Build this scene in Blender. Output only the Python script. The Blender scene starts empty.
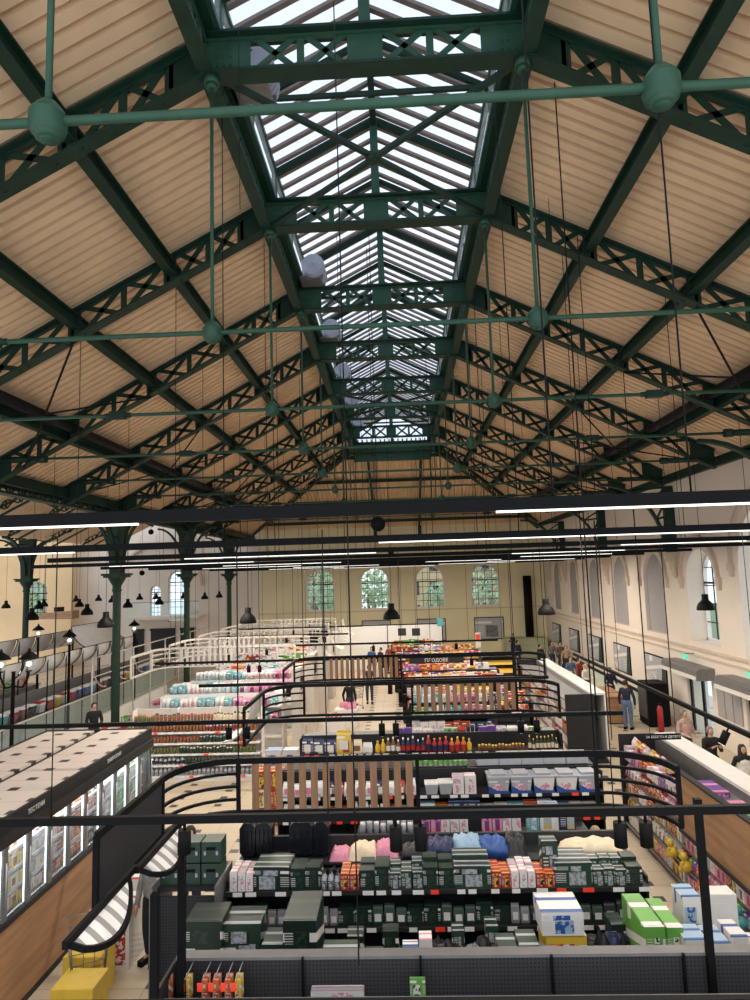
import bpy, math, random
from mathutils import Vector, Matrix
R = random.Random(7)
PI = math.pi
S = bpy.context.scene
COL = S.collection

# ------------------------------------------------------------------ camera
F = 660.0                      # focal length in pixels of the 750x1000 frame
VX, VY, ROLL = 401.0, 574.0, 0.031
EYE = Vector((0, 0, 6.0))
_y = Vector(((VX-375)/F, (500-VY)/F, -1)).normalized()
_z = Vector((-ROLL, 1, 0)); _z.z = -(_z.x*_y.x+_z.y*_y.y)/_y.z; _z.normalize()
_x = _y.cross(_z)
ROT = Matrix((_x, _y, _z))     # camera space -> world
cam_data = bpy.data.cameras.new('camera')
cam_data.sensor_width = 36; cam_data.lens = F*36/1000; cam_data.clip_end = 500
cam = bpy.data.objects.new('camera', cam_data); COL.objects.link(cam)
cam.matrix_world = Matrix.Translation(EYE) @ ROT.to_4x4()
S.camera = cam

def at(u, v, Y):               # world point at depth Y seen at photo pixel (u, v)
    d = ROT @ Vector(((u-375)/F, (500-v)/F, -1))
    return EYE + d*(Y/d.y)

# ------------------------------------------------------------------ world, exposure
S.view_settings.view_transform = 'Standard'; S.view_settings.look = 'None'
S.view_settings.gamma = 1.0; S.view_settings.use_curve_mapping = False
S.view_settings.exposure = 0.0
S.cycles.use_denoising = True
S.cycles.max_bounces = 9; S.cycles.diffuse_bounces = 5; S.cycles.transparent_max_bounces = 16
S.cycles.sample_clamp_indirect = 6.0
W = bpy.data.worlds.new('overcast'); S.world = W; W.use_nodes = True
wn = W.node_tree; wn.nodes.clear()
wo = wn.nodes.new('ShaderNodeOutputWorld'); wb = wn.nodes.new('ShaderNodeBackground')
wtc = wn.nodes.new('ShaderNodeTexCoord'); wno = wn.nodes.new('ShaderNodeTexNoise'); wcr = wn.nodes.new('ShaderNodeValToRGB')
wno.inputs['Scale'].default_value = 1.6; wno.inputs['Detail'].default_value = 4
wcr.color_ramp.elements[0].position = .3; wcr.color_ramp.elements[0].color = (.72, .84, 1.0, 1)
wcr.color_ramp.elements[1].position = .7; wcr.color_ramp.elements[1].color = (.95, .98, 1.0, 1)
wn.links.new(wtc.outputs['Generated'], wno.inputs['Vector']); wn.links.new(wno.outputs['Fac'], wcr.inputs['Fac'])
wn.links.new(wcr.outputs['Color'], wb.inputs['Color']); wb.inputs['Strength'].default_value = 1.55
wn.links.new(wb.outputs[0], wo.inputs[0])
LED_WATT = 85.0                # each metre-long stretch of the hanging LED lines

# ------------------------------------------------------------------ materials
MATS = {}
def sr(c): return tuple(((v/255+.055)/1.055)**2.4 if v > 10 else v/255/12.92 for v in c)
def mat(name, rgb, rough=.6, metal=0., var=.12, scale=6., emit=0.):
    if name in MATS: return MATS[name]
    m = bpy.data.materials.new(name); m.use_nodes = True; nt = m.node_tree; b = nt.nodes['Principled BSDF']
    c = sr(rgb)
    tc = nt.nodes.new('ShaderNodeTexCoord'); no = nt.nodes.new('ShaderNodeTexNoise'); cr = nt.nodes.new('ShaderNodeValToRGB')
    no.inputs['Scale'].default_value = scale; no.inputs['Detail'].default_value = 3
    cr.color_ramp.elements[0].position = .3; cr.color_ramp.elements[1].position = .7
    cr.color_ramp.elements[0].color = tuple(v*(1-var) for v in c)+(1,)
    cr.color_ramp.elements[1].color = tuple(min(1, v*(1+var)) for v in c)+(1,)
    nt.links.new(tc.outputs['Object'], no.inputs['Vector']); nt.links.new(no.outputs['Fac'], cr.inputs['Fac'])
    nt.links.new(cr.outputs['Color'], b.inputs['Base Color'])
    b.inputs['Roughness'].default_value = rough; b.inputs['Metallic'].default_value = metal
    if emit:
        nt.links.new(cr.outputs['Color'], b.inputs['Emission Color']); b.inputs['Emission Strength'].default_value = emit
    MATS[name] = m; return m
def pack_far(name, cols, scale=(9, 9, 9), rough=.45):
    """printed packaging: blocks of the given colours"""
    if name in MATS: return MATS[name]
    m = bpy.data.materials.new(name); m.use_nodes = True; nt = m.node_tree; b = nt.nodes['Principled BSDF']
    tc = nt.nodes.new('ShaderNodeTexCoord'); mp = nt.nodes.new('ShaderNodeMapping'); fl = nt.nodes.new('ShaderNodeVectorMath'); wn_ = nt.nodes.new('ShaderNodeTexWhiteNoise')
    cr = nt.nodes.new('ShaderNodeValToRGB'); fl.operation = 'FLOOR'; mp.inputs['Scale'].default_value = (9, 8, 14); mp.inputs['Location'].default_value = (.37, .21, .13)
    nt.links.new(tc.outputs['Object'], mp.inputs['Vector']); nt.links.new(mp.outputs[0], fl.inputs[0]); nt.links.new(fl.outputs[0], wn_.inputs['Vector'])
    nt.links.new(wn_.outputs['Value'], cr.inputs['Fac'])
    e = cr.color_ramp; e.interpolation = 'CONSTANT'; n = len(cols)
    e.elements[0].color = sr(cols[0])+(1,); e.elements[1].position = .45; e.elements[1].color = sr(cols[1])+(1,)
    for i, c in enumerate(cols[2:]):
        x = e.elements.new(.45+.5*(i+1)/(n-1)); x.color = sr(c)+(1,)
    nt.links.new(cr.outputs['Color'], b.inputs['Base Color']); b.inputs['Roughness'].default_value = rough
    MATS[name] = m; return m
def pack(name, cols, scale=None, rough=.42):
    """printed packaging: ground colour, title band, text lines and a picture field laid out over each pack"""
    if name in MATS: return MATS[name]
    m = bpy.data.materials.new(name); m.use_nodes = True; nt = m.node_tree; b = nt.nodes['Principled BSDF']
    L = nt.links; tc = nt.nodes.new('ShaderNodeTexCoord'); sp = nt.nodes.new('ShaderNodeSeparateXYZ'); L.new(tc.outputs['Generated'], sp.inputs[0])
    oi = nt.nodes.new('ShaderNodeObjectInfo'); rnd = oi.outputs['Random']
    x = mathn(nt, 'FRACT', mathn(nt, 'ADD', mathn(nt, 'ADD', sp.outputs[0], mathn(nt, 'MULTIPLY', sp.outputs[1], .4)), mathn(nt, 'MULTIPLY', rnd, .35))); z = mathn(nt, 'ADD', sp.outputs[2], mathn(nt, 'MULTIPLY', sp.outputs[1], .3))
    def within(v, lo, hi): return mathn(nt, 'MULTIPLY', mathn(nt, 'GREATER_THAN', v, lo), mathn(nt, 'LESS_THAN', v, hi))
    def mix(f, a, c):
        n = nt.nodes.new('ShaderNodeMixRGB'); L.new(f, n.inputs[0])
        for i, q in ((1, a), (2, c)):
            if isinstance(q, tuple): n.inputs[i].default_value = sr(q)+(1,)
            else: L.new(q, n.inputs[i])
        return n.outputs[0]
    nz = nt.nodes.new('ShaderNodeTexNoise'); nz.inputs['Scale'].default_value = 22; L.new(tc.outputs['Object'], nz.inputs['Vector'])
    c = list(cols)+[cols[-1]]*3
    ground = mix(mathn(nt, 'GREATER_THAN', rnd, .78), c[0], c[1])
    pic = mix(mathn(nt, 'GREATER_THAN', nz.outputs['Fac'], .52), c[2], c[3])
    out = mix(mathn(nt, 'MULTIPLY', within(x, .5, .95), within(z, .08, .64)), ground, pic)
    out = mix(mathn(nt, 'MULTIPLY', within(x, .1, .72), within(z, .72, .84)), out, (226, 222, 216))
    lines = mathn(nt, 'MULTIPLY', mathn(nt, 'LESS_THAN', mathn(nt, 'FRACT', mathn(nt, 'MULTIPLY', z, 11)), .4), mathn(nt, 'MULTIPLY', within(x, .1, .42), within(z, .2, .6)))
    out = mix(lines, out, (206, 204, 200)); out = mix(mathn(nt, 'MULTIPLY', within(z, 1.0, 1.4), mathn(nt, 'LESS_THAN', mathn(nt, 'FRACT', mathn(nt, 'MULTIPLY', sp.outputs[1], 1.7)), .26)), out, c[2])
    L.new(out, b.inputs['Base Color']); b.inputs['Roughness'].default_value = rough
    MATS[name] = m; return m
def mathn(nt, op, a, b=None, c=None):
    n = nt.nodes.new('ShaderNodeMath'); n.operation = op
    for i, v in enumerate((a, b, c)):
        if v is None: continue
        if isinstance(v, (int, float)): n.inputs[i].default_value = v
        else: nt.links.new(v, n.inputs[i])
    return n.outputs[0]
def tile_mat(name, base, dark, px, py, sq, gx, gy, rough=.35):
    m = bpy.data.materials.new(name); m.use_nodes = True; nt = m.node_tree; b = nt.nodes['Principled BSDF']
    tc = nt.nodes.new('ShaderNodeTexCoord'); s = nt.nodes.new('ShaderNodeSeparateXYZ'); nt.links.new(tc.outputs['Object'], s.inputs[0])
    fx = mathn(nt, 'MULTIPLY', mathn(nt, 'FRACT', mathn(nt, 'DIVIDE', mathn(nt, 'ADD', s.outputs[0], 100.02), px)), px)
    row = mathn(nt, 'FLOOR', mathn(nt, 'DIVIDE', mathn(nt, 'ADD', s.outputs[1], 100.), py))
    fy = mathn(nt, 'MULTIPLY', mathn(nt, 'FRACT', mathn(nt, 'DIVIDE', mathn(nt, 'ADD', s.outputs[1], 100.), py)), py)
    d = mathn(nt, 'MULTIPLY', mathn(nt, 'LESS_THAN', fx, sq), mathn(nt, 'LESS_THAN', fy, sq))
    hx = mathn(nt, 'MULTIPLY', mathn(nt, 'FRACT', mathn(nt, 'DIVIDE', mathn(nt, 'ADD', s.outputs[0], 100.02), gx)), gx)
    hy = mathn(nt, 'MULTIPLY', mathn(nt, 'FRACT', mathn(nt, 'DIVIDE', mathn(nt, 'ADD', s.outputs[1], 100.), gy)), gy)
    g = mathn(nt, 'MAXIMUM', mathn(nt, 'LESS_THAN', hx, .012), mathn(nt, 'LESS_THAN', hy, .012))
    no = nt.nodes.new('ShaderNodeTexNoise'); no.inputs['Scale'].default_value = 1.1
    cr = nt.nodes.new('ShaderNodeValToRGB'); c = sr(base)
    cr.color_ramp.elements[0].color = tuple(v*.88 for v in c)+(1,); cr.color_ramp.elements[1].color = tuple(min(1, v*1.08) for v in c)+(1,)
    nt.links.new(no.outputs['Fac'], cr.inputs['Fac'])
    mx = nt.nodes.new('ShaderNodeMixRGB'); nt.links.new(g, mx.inputs[0]); nt.links.new(cr.outputs[0], mx.inputs[1]); mx.inputs[2].default_value = tuple(v*.5 for v in c)+(1,)
    m2 = nt.nodes.new('ShaderNodeMixRGB'); nt.links.new(d, m2.inputs[0]); nt.links.new(mx.outputs[0], m2.inputs[1]); m2.inputs[2].default_value = sr(dark)+(1,)
    nt.links.new(m2.outputs[0], b.inputs['Base Color']); b.inputs['Roughness'].default_value = rough
    MATS[name] = m; return m
def glass_mat(name, tint, transp, rough=.1):
    m = bpy.data.materials.new(name); m.use_nodes = True; nt = m.node_tree; nt.nodes.clear()
    o = nt.nodes.new('ShaderNodeOutputMaterial'); t = nt.nodes.new('ShaderNodeBsdfTransparent'); g = nt.nodes.new('ShaderNodeBsdfGlossy')
    d = nt.nodes.new('ShaderNodeBsdfTranslucent'); a = nt.nodes.new('ShaderNodeMixShader'); b = nt.nodes.new('ShaderNodeMixShader')
    t.inputs[0].default_value = tint+(1,); d.inputs[0].default_value = (.9, .93, 1, 1); g.inputs['Roughness'].default_value = rough
    nt.links.new(t.outputs[0], a.inputs[1]); nt.links.new(d.outputs[0], a.inputs[2]); a.inputs[0].default_value = 1-transp
    b.inputs[0].default_value = .05; nt.links.new(a.outputs[0], b.inputs[1]); nt.links.new(g.outputs[0], b.inputs[2])
    nt.links.new(b.outputs[0], o.inputs[0]); MATS[name] = m; return m

GREEN = mat('green_painted_steel', (23, 50, 38), .5, .0, .2, 3)
GREEN2 = mat('grey_green_painted_steel', (46, 80, 62), .45, 0, .12, 4)
DKGREEN = mat('dark_green_cast_iron', (30, 54, 38), .5, 0, .2, 4)
BLACK = mat('black_powder_coat', (15, 15, 16), .6, 0, .1)
DUCT = mat('dark_grey_duct', (30, 30, 32), .5, .2, .1)
CHAR = mat('charcoal_shelf_steel', (44, 44, 46), .5, .1, .1)
LCHAR = mat('light_charcoal_rail', (112, 110, 110), .45, .1, .08)
WHITE = mat('white_laminate', (225, 222, 218), .4, 0, .03)
CREAMFR = mat('cream_white_steel', (196, 188, 178), .45, 0, .05)
TAN = mat('tan_roof_deck', (226, 194, 156), .75, 0, .06, 1.5)
WALLT = mat('cream_plaster', (232, 220, 182), .85, 0, .05, .7)
WALLW = mat('white_plaster', (226, 214, 200), .85, 0, .04, .6)
WALLO = mat('warm_light_tinted_plaster', (222, 190, 146), .85, 0, .05, .6)  # tan tint puts the warm light on the far wall into its colour
TRIMM = mat('plaster_moulding', (206, 188, 168), .8, 0, .05)
BLIND = mat('grey_roller_blind', (160, 156, 156), .8, 0, .04)
REDT = mat('red_price_tag', (255, 70, 40), .5, 0, .04)
WHT = mat('white_price_tag', (235, 233, 230), .5, 0, .04)
LEDM = mat('led_strip', (255, 250, 240), .4, 0, 0, 1, 1.6)
BULB = mat('lamp_bulb', (255, 240, 215), .4, 0, 0, 1, 2.0)
COLD = mat('freezer_led', (240, 250, 255), .4, 0, 0, 1, 1.6)
EXITG = mat('exit_sign_green', (40, 190, 160), .4, 0, 0, 1, 1.0)
GREYM = mat('grey_metal', (128, 126, 126), .4, .4, .1)
SILVER = mat('silver_metal', (176, 176, 186), .35, .5, .1)
SKIN = mat('skin', (205, 160, 132), .6, 0, .05)
SKYGL = glass_mat('skylight_glass', (.70, .76, .86), .85)
CLEAR = glass_mat('clear_glass', (.93, .97, .96), .93)
def woodmat(name, rgb, rot):
    m = mat(name, rgb, .5, 0, .22, 3.0)
    nt = m.node_tree; no = [n for n in nt.nodes if n.type == 'TEX_NOISE'][0]; tc = [n for n in nt.nodes if n.type == 'TEX_COORD'][0]
    mp = nt.nodes.new('ShaderNodeMapping'); mp.inputs['Scale'].default_value = rot
    nt.links.new(tc.outputs['Object'], mp.inputs[0]); nt.links.new(mp.outputs[0], no.inputs['Vector']); no.inputs['Detail'].default_value = 6
    return m
OAK = woodmat('oak_veneer', (164, 124, 90), (1, .35, 4))
SLATW = woodmat('oak_slat', (136, 98, 66), (5, 5, .5))
FLOORM = tile_mat('beige_floor_tile', (198, 182, 158), (66, 62, 60), 1.2, .6, .2, .6, .6)
TOPM = tile_mat('freezer_top_tile', (222, 208, 198), (56, 52, 52), .62, .54, .17, 50., .54)
def dots_mat():
    m = bpy.data.materials.new('perforated_panel'); m.use_nodes = True; nt = m.node_tree; b = nt.nodes['Principled BSDF']
    tc = nt.nodes.new('ShaderNodeTexCoord'); s = nt.nodes.new('ShaderNodeSeparateXYZ'); nt.links.new(tc.outputs['Object'], s.inputs[0])
    fx = mathn(nt, 'FRACT', mathn(nt, 'DIVIDE', mathn(nt, 'ADD', s.outputs[0], s.outputs[1]), .04)); fz = mathn(nt, 'FRACT', mathn(nt, 'DIVIDE', s.outputs[2], .04))
    d = mathn(nt, 'MULTIPLY', mathn(nt, 'LESS_THAN', fx, .45), mathn(nt, 'LESS_THAN', fz, .45))
    mx = nt.nodes.new('ShaderNodeMixRGB'); nt.links.new(d, mx.inputs[0]); mx.inputs[1].default_value = sr((54, 54, 57))+(1,); mx.inputs[2].default_value = sr((28, 28, 30))+(1,)
    nt.links.new(mx.outputs[0], b.inputs['Base Color']); b.inputs['Roughness'].default_value = .5; MATS['perf'] = m; return m
PERF = dots_mat()

for m_, sp_l in ((BLACK, .12), (DUCT, .15), (CHAR, .25), (PERF, .25), (GREEN, .3), (GREEN2, .3), (DKGREEN, .3)):
    m_.node_tree.nodes['Principled BSDF'].inputs['Specular IOR Level'].default_value = sp_l
# ------------------------------------------------------------------ mesh helpers
class MB:
    def __init__(s): s.v = []; s.f = []; s.m = []; s.sm = []
    def add(s, vs, fs, mi=0, smooth=False):
        n = len(s.v); s.v += [tuple(p) for p in vs]
        for f in fs: s.f.append([n+i for i in f]); s.m.append(mi); s.sm.append(smooth)
        return s
    def box(s, x0, x1, y0, y1, z0, z1, mi=0):
        return s.add([(x0,y0,z0),(x1,y0,z0),(x1,y1,z0),(x0,y1,z0),(x0,y0,z1),(x1,y0,z1),(x1,y1,z1),(x0,y1,z1)],
                     [(0,3,2,1),(4,5,6,7),(0,1,5,4),(1,2,6,5),(2,3,7,6),(3,0,4,7)], mi)
    def bar(s, a, b, w, h, up=(0,0,1), mi=0):
        a = Vector(a); b = Vector(b); d = (b-a).normalized(); u = Vector(up)
        r = d.cross(u)
        if r.length < 1e-4: r = d.cross(Vector((1,0,0)))
        r.normalize(); u = r.cross(d); r *= w/2; u *= h/2
        vs = [a-r-u, a+r-u, a+r+u, a-r+u, b-r-u, b+r-u, b+r+u, b-r+u]
        return s.add(vs, [(0,1,2,3),(4,7,6,5),(0,4,5,1),(1,5,6,2),(2,6,7,3),(3,7,4,0)], mi)
    def cyl(s, a, b, r, n=10, r2=None, mi=0, caps=True):
        a = Vector(a); b = Vector(b); d = (b-a).normalized(); r2 = r if r2 is None else r2
        p = d.cross(Vector((0,0,1)) if abs(d.z) < .9 else Vector((1,0,0))).normalized(); q = d.cross(p)
        vs = [a+(p*math.cos(t)+q*math.sin(t))*r for t in [2*PI*i/n for i in range(n)]]+[b+(p*math.cos(t)+q*math.sin(t))*r2 for t in [2*PI*i/n for i in range(n)]]
        s.add(vs, [(i, (i+1) % n, n+(i+1) % n, n+i) for i in range(n)], mi, True)
        if caps: k = len(s.v)-2*n; s.f += [[k+i for i in range(n)][::-1], [k+n+i for i in range(n)]]; s.m += [mi, mi]; s.sm += [False, False]
        return s
    def tube(s, pts, r, n=8, mi=0):
        for a, b in zip(pts, pts[1:]): s.cyl(a, b, r, n, mi=mi)
        return s
    def lathe(s, c, prof, n=16, mi=0, axis='z'):
        k = len(s.v); c = Vector(c)
        for r, z in prof:
            for i in range(n):
                t = 2*PI*i/n
                p = (r*math.cos(t), r*math.sin(t), z) if axis == 'z' else ((z, r*math.cos(t), r*math.sin(t)) if axis == 'x' else (r*math.cos(t), z, r*math.sin(t)))
                s.v.append(tuple(c+Vector(p)))
        for j in range(len(prof)-1):
            for i in range(n):
                s.f.append([k+j*n+i, k+j*n+(i+1) % n, k+(j+1)*n+(i+1) % n, k+(j+1)*n+i]); s.m.append(mi); s.sm.append(True)
        return s
    def ball(s, c, r, n=14, mi=0, sq=1.): return s.lathe(c, [(max(.001, r*math.sin(PI*i/8)), -r*sq*math.cos(PI*i/8)) for i in range(9)], n, mi)
    def prism(s, pts, axis, a, b, mi=0):
        """pts: 2D outline; extruded along axis from a to b"""
        def P(p, t): return {'x': (t, p[0], p[1]), 'y': (p[0], t, p[1]), 'z': (p[0], p[1], t)}[axis]
        n = len(pts)
        return s.add([P(p, a) for p in pts]+[P(p, b) for p in pts],
                     [list(range(n)), list(range(n, 2*n))[::-1]]+[(i, n+i, n+(i+1) % n, (i+1) % n) for i in range(n)], mi)
WL = {}
def link(name, mb, ms, parent=None, kind=None, origin=None):
    off = WL.get(parent, Vector((0, 0, 0))) if parent else Vector(origin or (0, 0, 0))
    me = bpy.data.meshes.new(name); me.from_pydata([(v[0]-off.x, v[1]-off.y, v[2]-off.z) for v in mb.v], [], mb.f)
    for m in (ms if isinstance(ms, (list, tuple)) else [ms]): me.materials.append(m)
    me.polygons.foreach_set('material_index', mb.m); me.polygons.foreach_set('use_smooth', mb.sm); me.update()
    o = bpy.data.objects.new(name, me); COL.objects.link(o)
    if parent: o.parent = parent
    else: o.location = off
    WL[o] = off
    if kind: o['kind'] = kind
    return o
def tag(o, label, cat, group=None):
    o['label'] = label; o['category'] = cat
    if group: o['group'] = group
    return o
def thing(name, label, cat, loc=(0, 0, 0), group=None):
    o = bpy.data.objects.new(name, None); COL.objects.link(o); o.location = loc; o.empty_display_size = .1
    WL[o] = Vector(loc); return tag(o, label, cat, group)
def single(name, mb, ms, label, cat, group=None, origin=(0, 0, 0)):
    return tag(link(name, mb, ms, None, None, origin), label, cat, group)
def dup(root, loc, rotz=None, label=None, group=None, scale=None):
    r = root.copy(); COL.objects.link(r); r.location = loc
    if rotz is not None: r.rotation_euler = (0, 0, rotz)
    if scale: r.scale = scale
    if label: r['label'] = label
    if group: r['group'] = group
    for ch in list(root.children):
        c = ch.copy(); COL.objects.link(c); c.parent = r
        for g in list(ch.children):
            d = g.copy(); COL.objects.link(d); d.parent = c
    return r
def text_mesh(txt, size, pos, rot, m, parent, name='lettering', label=None):
    cu = bpy.data.curves.new(name, 'FONT'); cu.body = txt; cu.size = size; cu.extrude = .002; cu.align_x = 'CENTER'; cu.align_y = 'CENTER'
    t = bpy.data.objects.new(name, cu); COL.objects.link(t); bpy.context.view_layer.update()
    me = bpy.data.meshes.new_from_object(t); bpy.data.objects.remove(t)
    me.materials.clear(); me.materials.append(m)
    o = bpy.data.objects.new(name, me); COL.objects.link(o); o.parent = parent
    o.location = Vector(pos)-WL[parent]; o.rotation_euler = rot
    if label: o['label'] = label
    return o
ORD = ['nearest', 'second nearest', 'third nearest', 'fourth nearest', 'fifth nearest', 'sixth nearest', 'seventh nearest', 'eighth nearest', 'ninth nearest', 'tenth nearest', 'eleventh nearest', 'twelfth nearest']

# ------------------------------------------------------------------ hall dimensions
BAY = 4.2; Y0 = 4.35; NB = 8
def yb(k): return Y0+k*BAY
CX = -.25; HW = 2.25; XLf = CX-HW; XRt = CX+HW      # skylight edges
ZB = 13.08                                         # underside of skylight cross beams
XCOL = -11.0; XBR = 10.1; XWALL = 10.4; YEND = 49.0
SL, SR = .535, .50
DECK = .64
def deckz(x):
    return ZB+DECK-(XLf-x)*SL if x < CX else ZB+DECK-(x-XRt)*SR

# ------------------------------------------------------------------ structure
link('floor', MB().box(-26, 14, 1.0, YEND, -.2, 0), FLOORM, kind='structure')

def arch_wall(axis, a0, a1, z0, z1, p0, p1, wins):
    """wall with arched openings; wins: (centre, half width, sill, spring)"""
    mb = MB()
    wins = sorted(wins); cur = a0
    def P(a, p, z): return (a, p, z) if axis == 'y' else (p, a, z)
    def blk(aa, ab, za, zb):
        if ab-aa < 1e-4 or zb-za < 1e-4: return
        if axis == 'y': mb.box(aa, ab, p0, p1, za, zb)
        else: mb.box(p0, p1, aa, ab, za, zb)
    for c, h, sl, sp in wins:
        blk(cur, c-h, z0, z1); blk(c-h, c+h, z0, sl)
        N = 12; prev = None
        for i in range(N):
            t0, t1 = PI-PI*i/N, PI-PI*(i+1)/N
            A = (c+h*math.cos(t0), sp+h*math.sin(t0)); B = (c+h*math.cos(t1), sp+h*math.sin(t1))
            vs = [P(A[0], p0, A[1]), P(B[0], p0, B[1]), P(B[0], p0, z1), P(A[0], p0, z1), P(A[0], p1, A[1]), P(B[0], p1, B[1]), P(B[0], p1, z1), P(A[0], p1, z1)]
            mb.add(vs, [(0,1,2,3),(4,7,6,5),(0,4,5,1),(2,6,7,3)])
        cur = c+h
    blk(cur, a1, z0, z1)
    return mb
# end wall
EW = [(at(u, 600, YEND).x, 1.04, 3.5, 5.5) for u in (320.8, 375.1, 430.4, 485.8)]
link('wall_end', arch_wall('y', -10.6, XWALL, 0, 10.2, YEND, YEND+.5, EW), WALLT, kind='structure')
LW = [(at(155.5, 590, YEND).x, .42, 3.4, 5.3), (at(178, 590, YEND).x, .75, 3.0, 6.0)]
link('wall_end_aisle', arch_wall('y', -26.8, -10.6, 0, 11.5, YEND, YEND+.5, LW), WALLW, kind='structure')
link('wall_left', MB().box(-33.3, -33, 12, 47, 0, 11.5), WALLW, kind='structure')
OW = [(at(37, 590, 47).x, .8, 3.6, 5.5)]
link('wall_end_far', arch_wall('y', -34, -23.7, 0, 11.5, 47, 47.5, OW), WALLO, kind='structure')
# right wall
RW = [(19.0, 1.9, 3.1, 5.9)]+[(c, 1.1, 3.3, 5.45) for c in (23.6, 27.9, 32.3, 36.6, 40.9, 45.2)]
DOORS = [(24.4, 1.0), (20.0, 1.2)]
wallr = arch_wall('x', 4.0, YEND, 2.6, 9.25, XWALL, XWALL+.75, [(c, h, s, p) for c, h, s, p in RW])
cur = 4.0
for c, h in sorted(DOORS): wallr.box(XWALL, XWALL+.75, cur, c-h, 0, 2.6); wallr.box(XWALL, XWALL+.75, c-h, c+h, 2.15, 2.6); cur = c+h
wallr.box(XWALL, XWALL+.75, cur, YEND, 0, 2.6)
link('wall_right', wallr, WALLW, kind='structure')
def window(n, axis, c, h, sl, sp, p, fm, nv=3, nh=5, half=False):
    o = bpy.data.objects.new('window_%d' % n, None); COL.objects.link(o); WL[o] = Vector((0, 0, 0)); o['kind'] = 'structure'
    def P(a, z, q=0): return (a, p+q, z) if axis == 'y' else (p+q, a, z)
    fr = MB(); pts = [P(c-h, sl)]+[P(c+h*math.cos(PI-PI*i/12), sp+h*math.sin(PI-PI*i/12)) for i in range(13)]+[P(c+h, sl)]
    w = .15
    for a, b in zip(pts, pts[1:]+pts[:1]): fr.bar(a, b, w, .1, (0, 1, 0) if axis == 'y' else (1, 0, 0))
    link('window_frame', fr, WHITE, o)
    gl = MB(); n0 = len(pts); gl.add([P(q[0] if axis == 'y' else q[1], q[2], .01) for q in pts], [list(range(n0))]); link('pane', gl, CLEAR, o)
    bars = MB()
    for i in range(1, nv+1):
        a = c-h+2*h*i/(nv+1); top = sp+math.sqrt(max(0, h*h-(a-c)**2)); bars.bar(P(a, sl), P(a, top), .035, .035)
    for i in range(1, nh+1):
        z = sl+(sp+h-sl)*i/(nh+1); hw = h if z < sp else math.sqrt(max(0, h*h-(z-sp)**2)); bars.bar(P(c-hw, z), P(c+hw, z), .035, .035)
    z = sp-.1; bars.bar(P(c-h, z), P(c+h, z), .09, .07)
    link('glazing_bar', bars, DUCT, o)
    return o
i = 0
for c, h, sl, sp in EW: i += 1; window(i, 'y', c, h, sl, sp, YEND+.06, WHITE)
for c, h, sl, sp in LW: i += 1; window(i, 'y', c, h, sl, sp, YEND+.15, WHITE, 2, 6)
for c, h, sl, sp in OW: i += 1; window(i, 'y', c, h, sl, sp, 47.15, WHITE)
for j, (c, h, sl, sp) in enumerate(RW):
    i += 1; o = window(i, 'x', c, h, sl, sp, XWALL+.62, WHITE, 2, 4)
    if j > 1:
        n = MB(); N = 14
        pr = [(c-h+.02, sl+.02)]+[(c+(h-.02)*math.cos(PI-PI*q/N), sp+(h-.02)*math.sin(PI-PI*q/N)) for q in range(N+1)]+[(c+h-.02, sl+.02)]
        n.prism(pr, 'x', XWALL+.14, XWALL+.17); b = link('roller_blind', n, BLIND, o)
    # hood mould round the opening
for j, (c, h, sl, sp) in enumerate(RW[1:]+RW[:1]):
    n = MB(); r0 = h+.35
    for q in range(12):
        t0, t1 = PI*q/12, PI*(q+1)/12
        n.bar((XWALL-.04, c+r0*math.cos(t0), sp+.1+r0*math.sin(t0)), (XWALL-.04, c+r0*math.cos(t1), sp+.1+r0*math.sin(t1)), .1, .16, (1, 0, 0))
    for e in (-1, 1): n.box(XWALL-.12, XWALL, c+e*r0-.14, c+e*r0+.14, sp-.12, sp+.12); n.box(XWALL-.09, XWALL, c+e*r0-.09, c+e*r0+.09, sp-.3, sp-.12)
    link('trim_%d' % (j+1), n, TRIMM, kind='structure')
link('trim_8', MB().box(XWALL-.1, XWALL, 4, YEND, 3.02, 3.09), TRIMM, kind='structure')
link('trim_9', MB().box(XWALL-.06, XWALL, 4, YEND, 2.78, 2.83), TRIMM, kind='structure')
link('trim_10', MB().box(-10.6, XWALL, YEND-.06, YEND, 3.32, 3.4), TRIMM, kind='structure')
n = MB()
for q in range(13):     # big blind arches on the white aisle wall
    pass
for cxx, rr in ((at(160, 560, YEND).x, 3.2),):
    for q in range(16):
        t0, t1 = PI*q/16, PI*(q+1)/16
        n.bar((cxx+rr*math.cos(t0), YEND-.08, 5.6+rr*math.sin(t0)), (cxx+rr*math.cos(t1), YEND-.08, 5.6+rr*math.sin(t1)), .16, .3, (0, 1, 0))
link('trim_11', n, TRIMM, kind='structure')

# corrugated decks
def deck(name, pt, y0, y1, shape, m=TAN, pitch=.26):
    """ribs run up the slope; shape(y) gives the two ends (x,z) at y"""
    mb = MB(); y = y0; prof = []
    while y < y1:
        prof += [(y, 0), (y+.175, 0), (y+.178, .15), (y+.257, .15)]; y += pitch
    prof.append((y, 0))
    vs = []; 
    for yy, dz in prof:
        (xa, za), (xb, zb) = shape(min(yy, y1)); vs += [(xa, yy, za+dz), (xb, yy, zb+dz)]
    mb.add(vs, [(2*i, 2*i+1, 2*i+3, 2*i+2) for i in range(len(prof)-1)])
    return link(name, mb, m, kind='structure')
YH = yb(NB)            # where the hip begins
def hipx(y, side):     # hip line
    t = max(0, (y-YH)/(YEND-YH))
    return (XLf-t*(XLf-XCOL+.4)) if side < 0 else (XRt+t*(XWALL-XRt))
deck('ceiling_left', None, .2, YEND-.1, lambda y: ((XCOL-.5, deckz(XCOL-.5)), (hipx(y, -1), deckz(hipx(y, -1)))))
deck('ceiling_right', None, .2, YEND-.1, lambda y: ((XWALL+.2, deckz(XWALL+.2)), (hipx(y, 1), deckz(hipx(y, 1)))))
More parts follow.
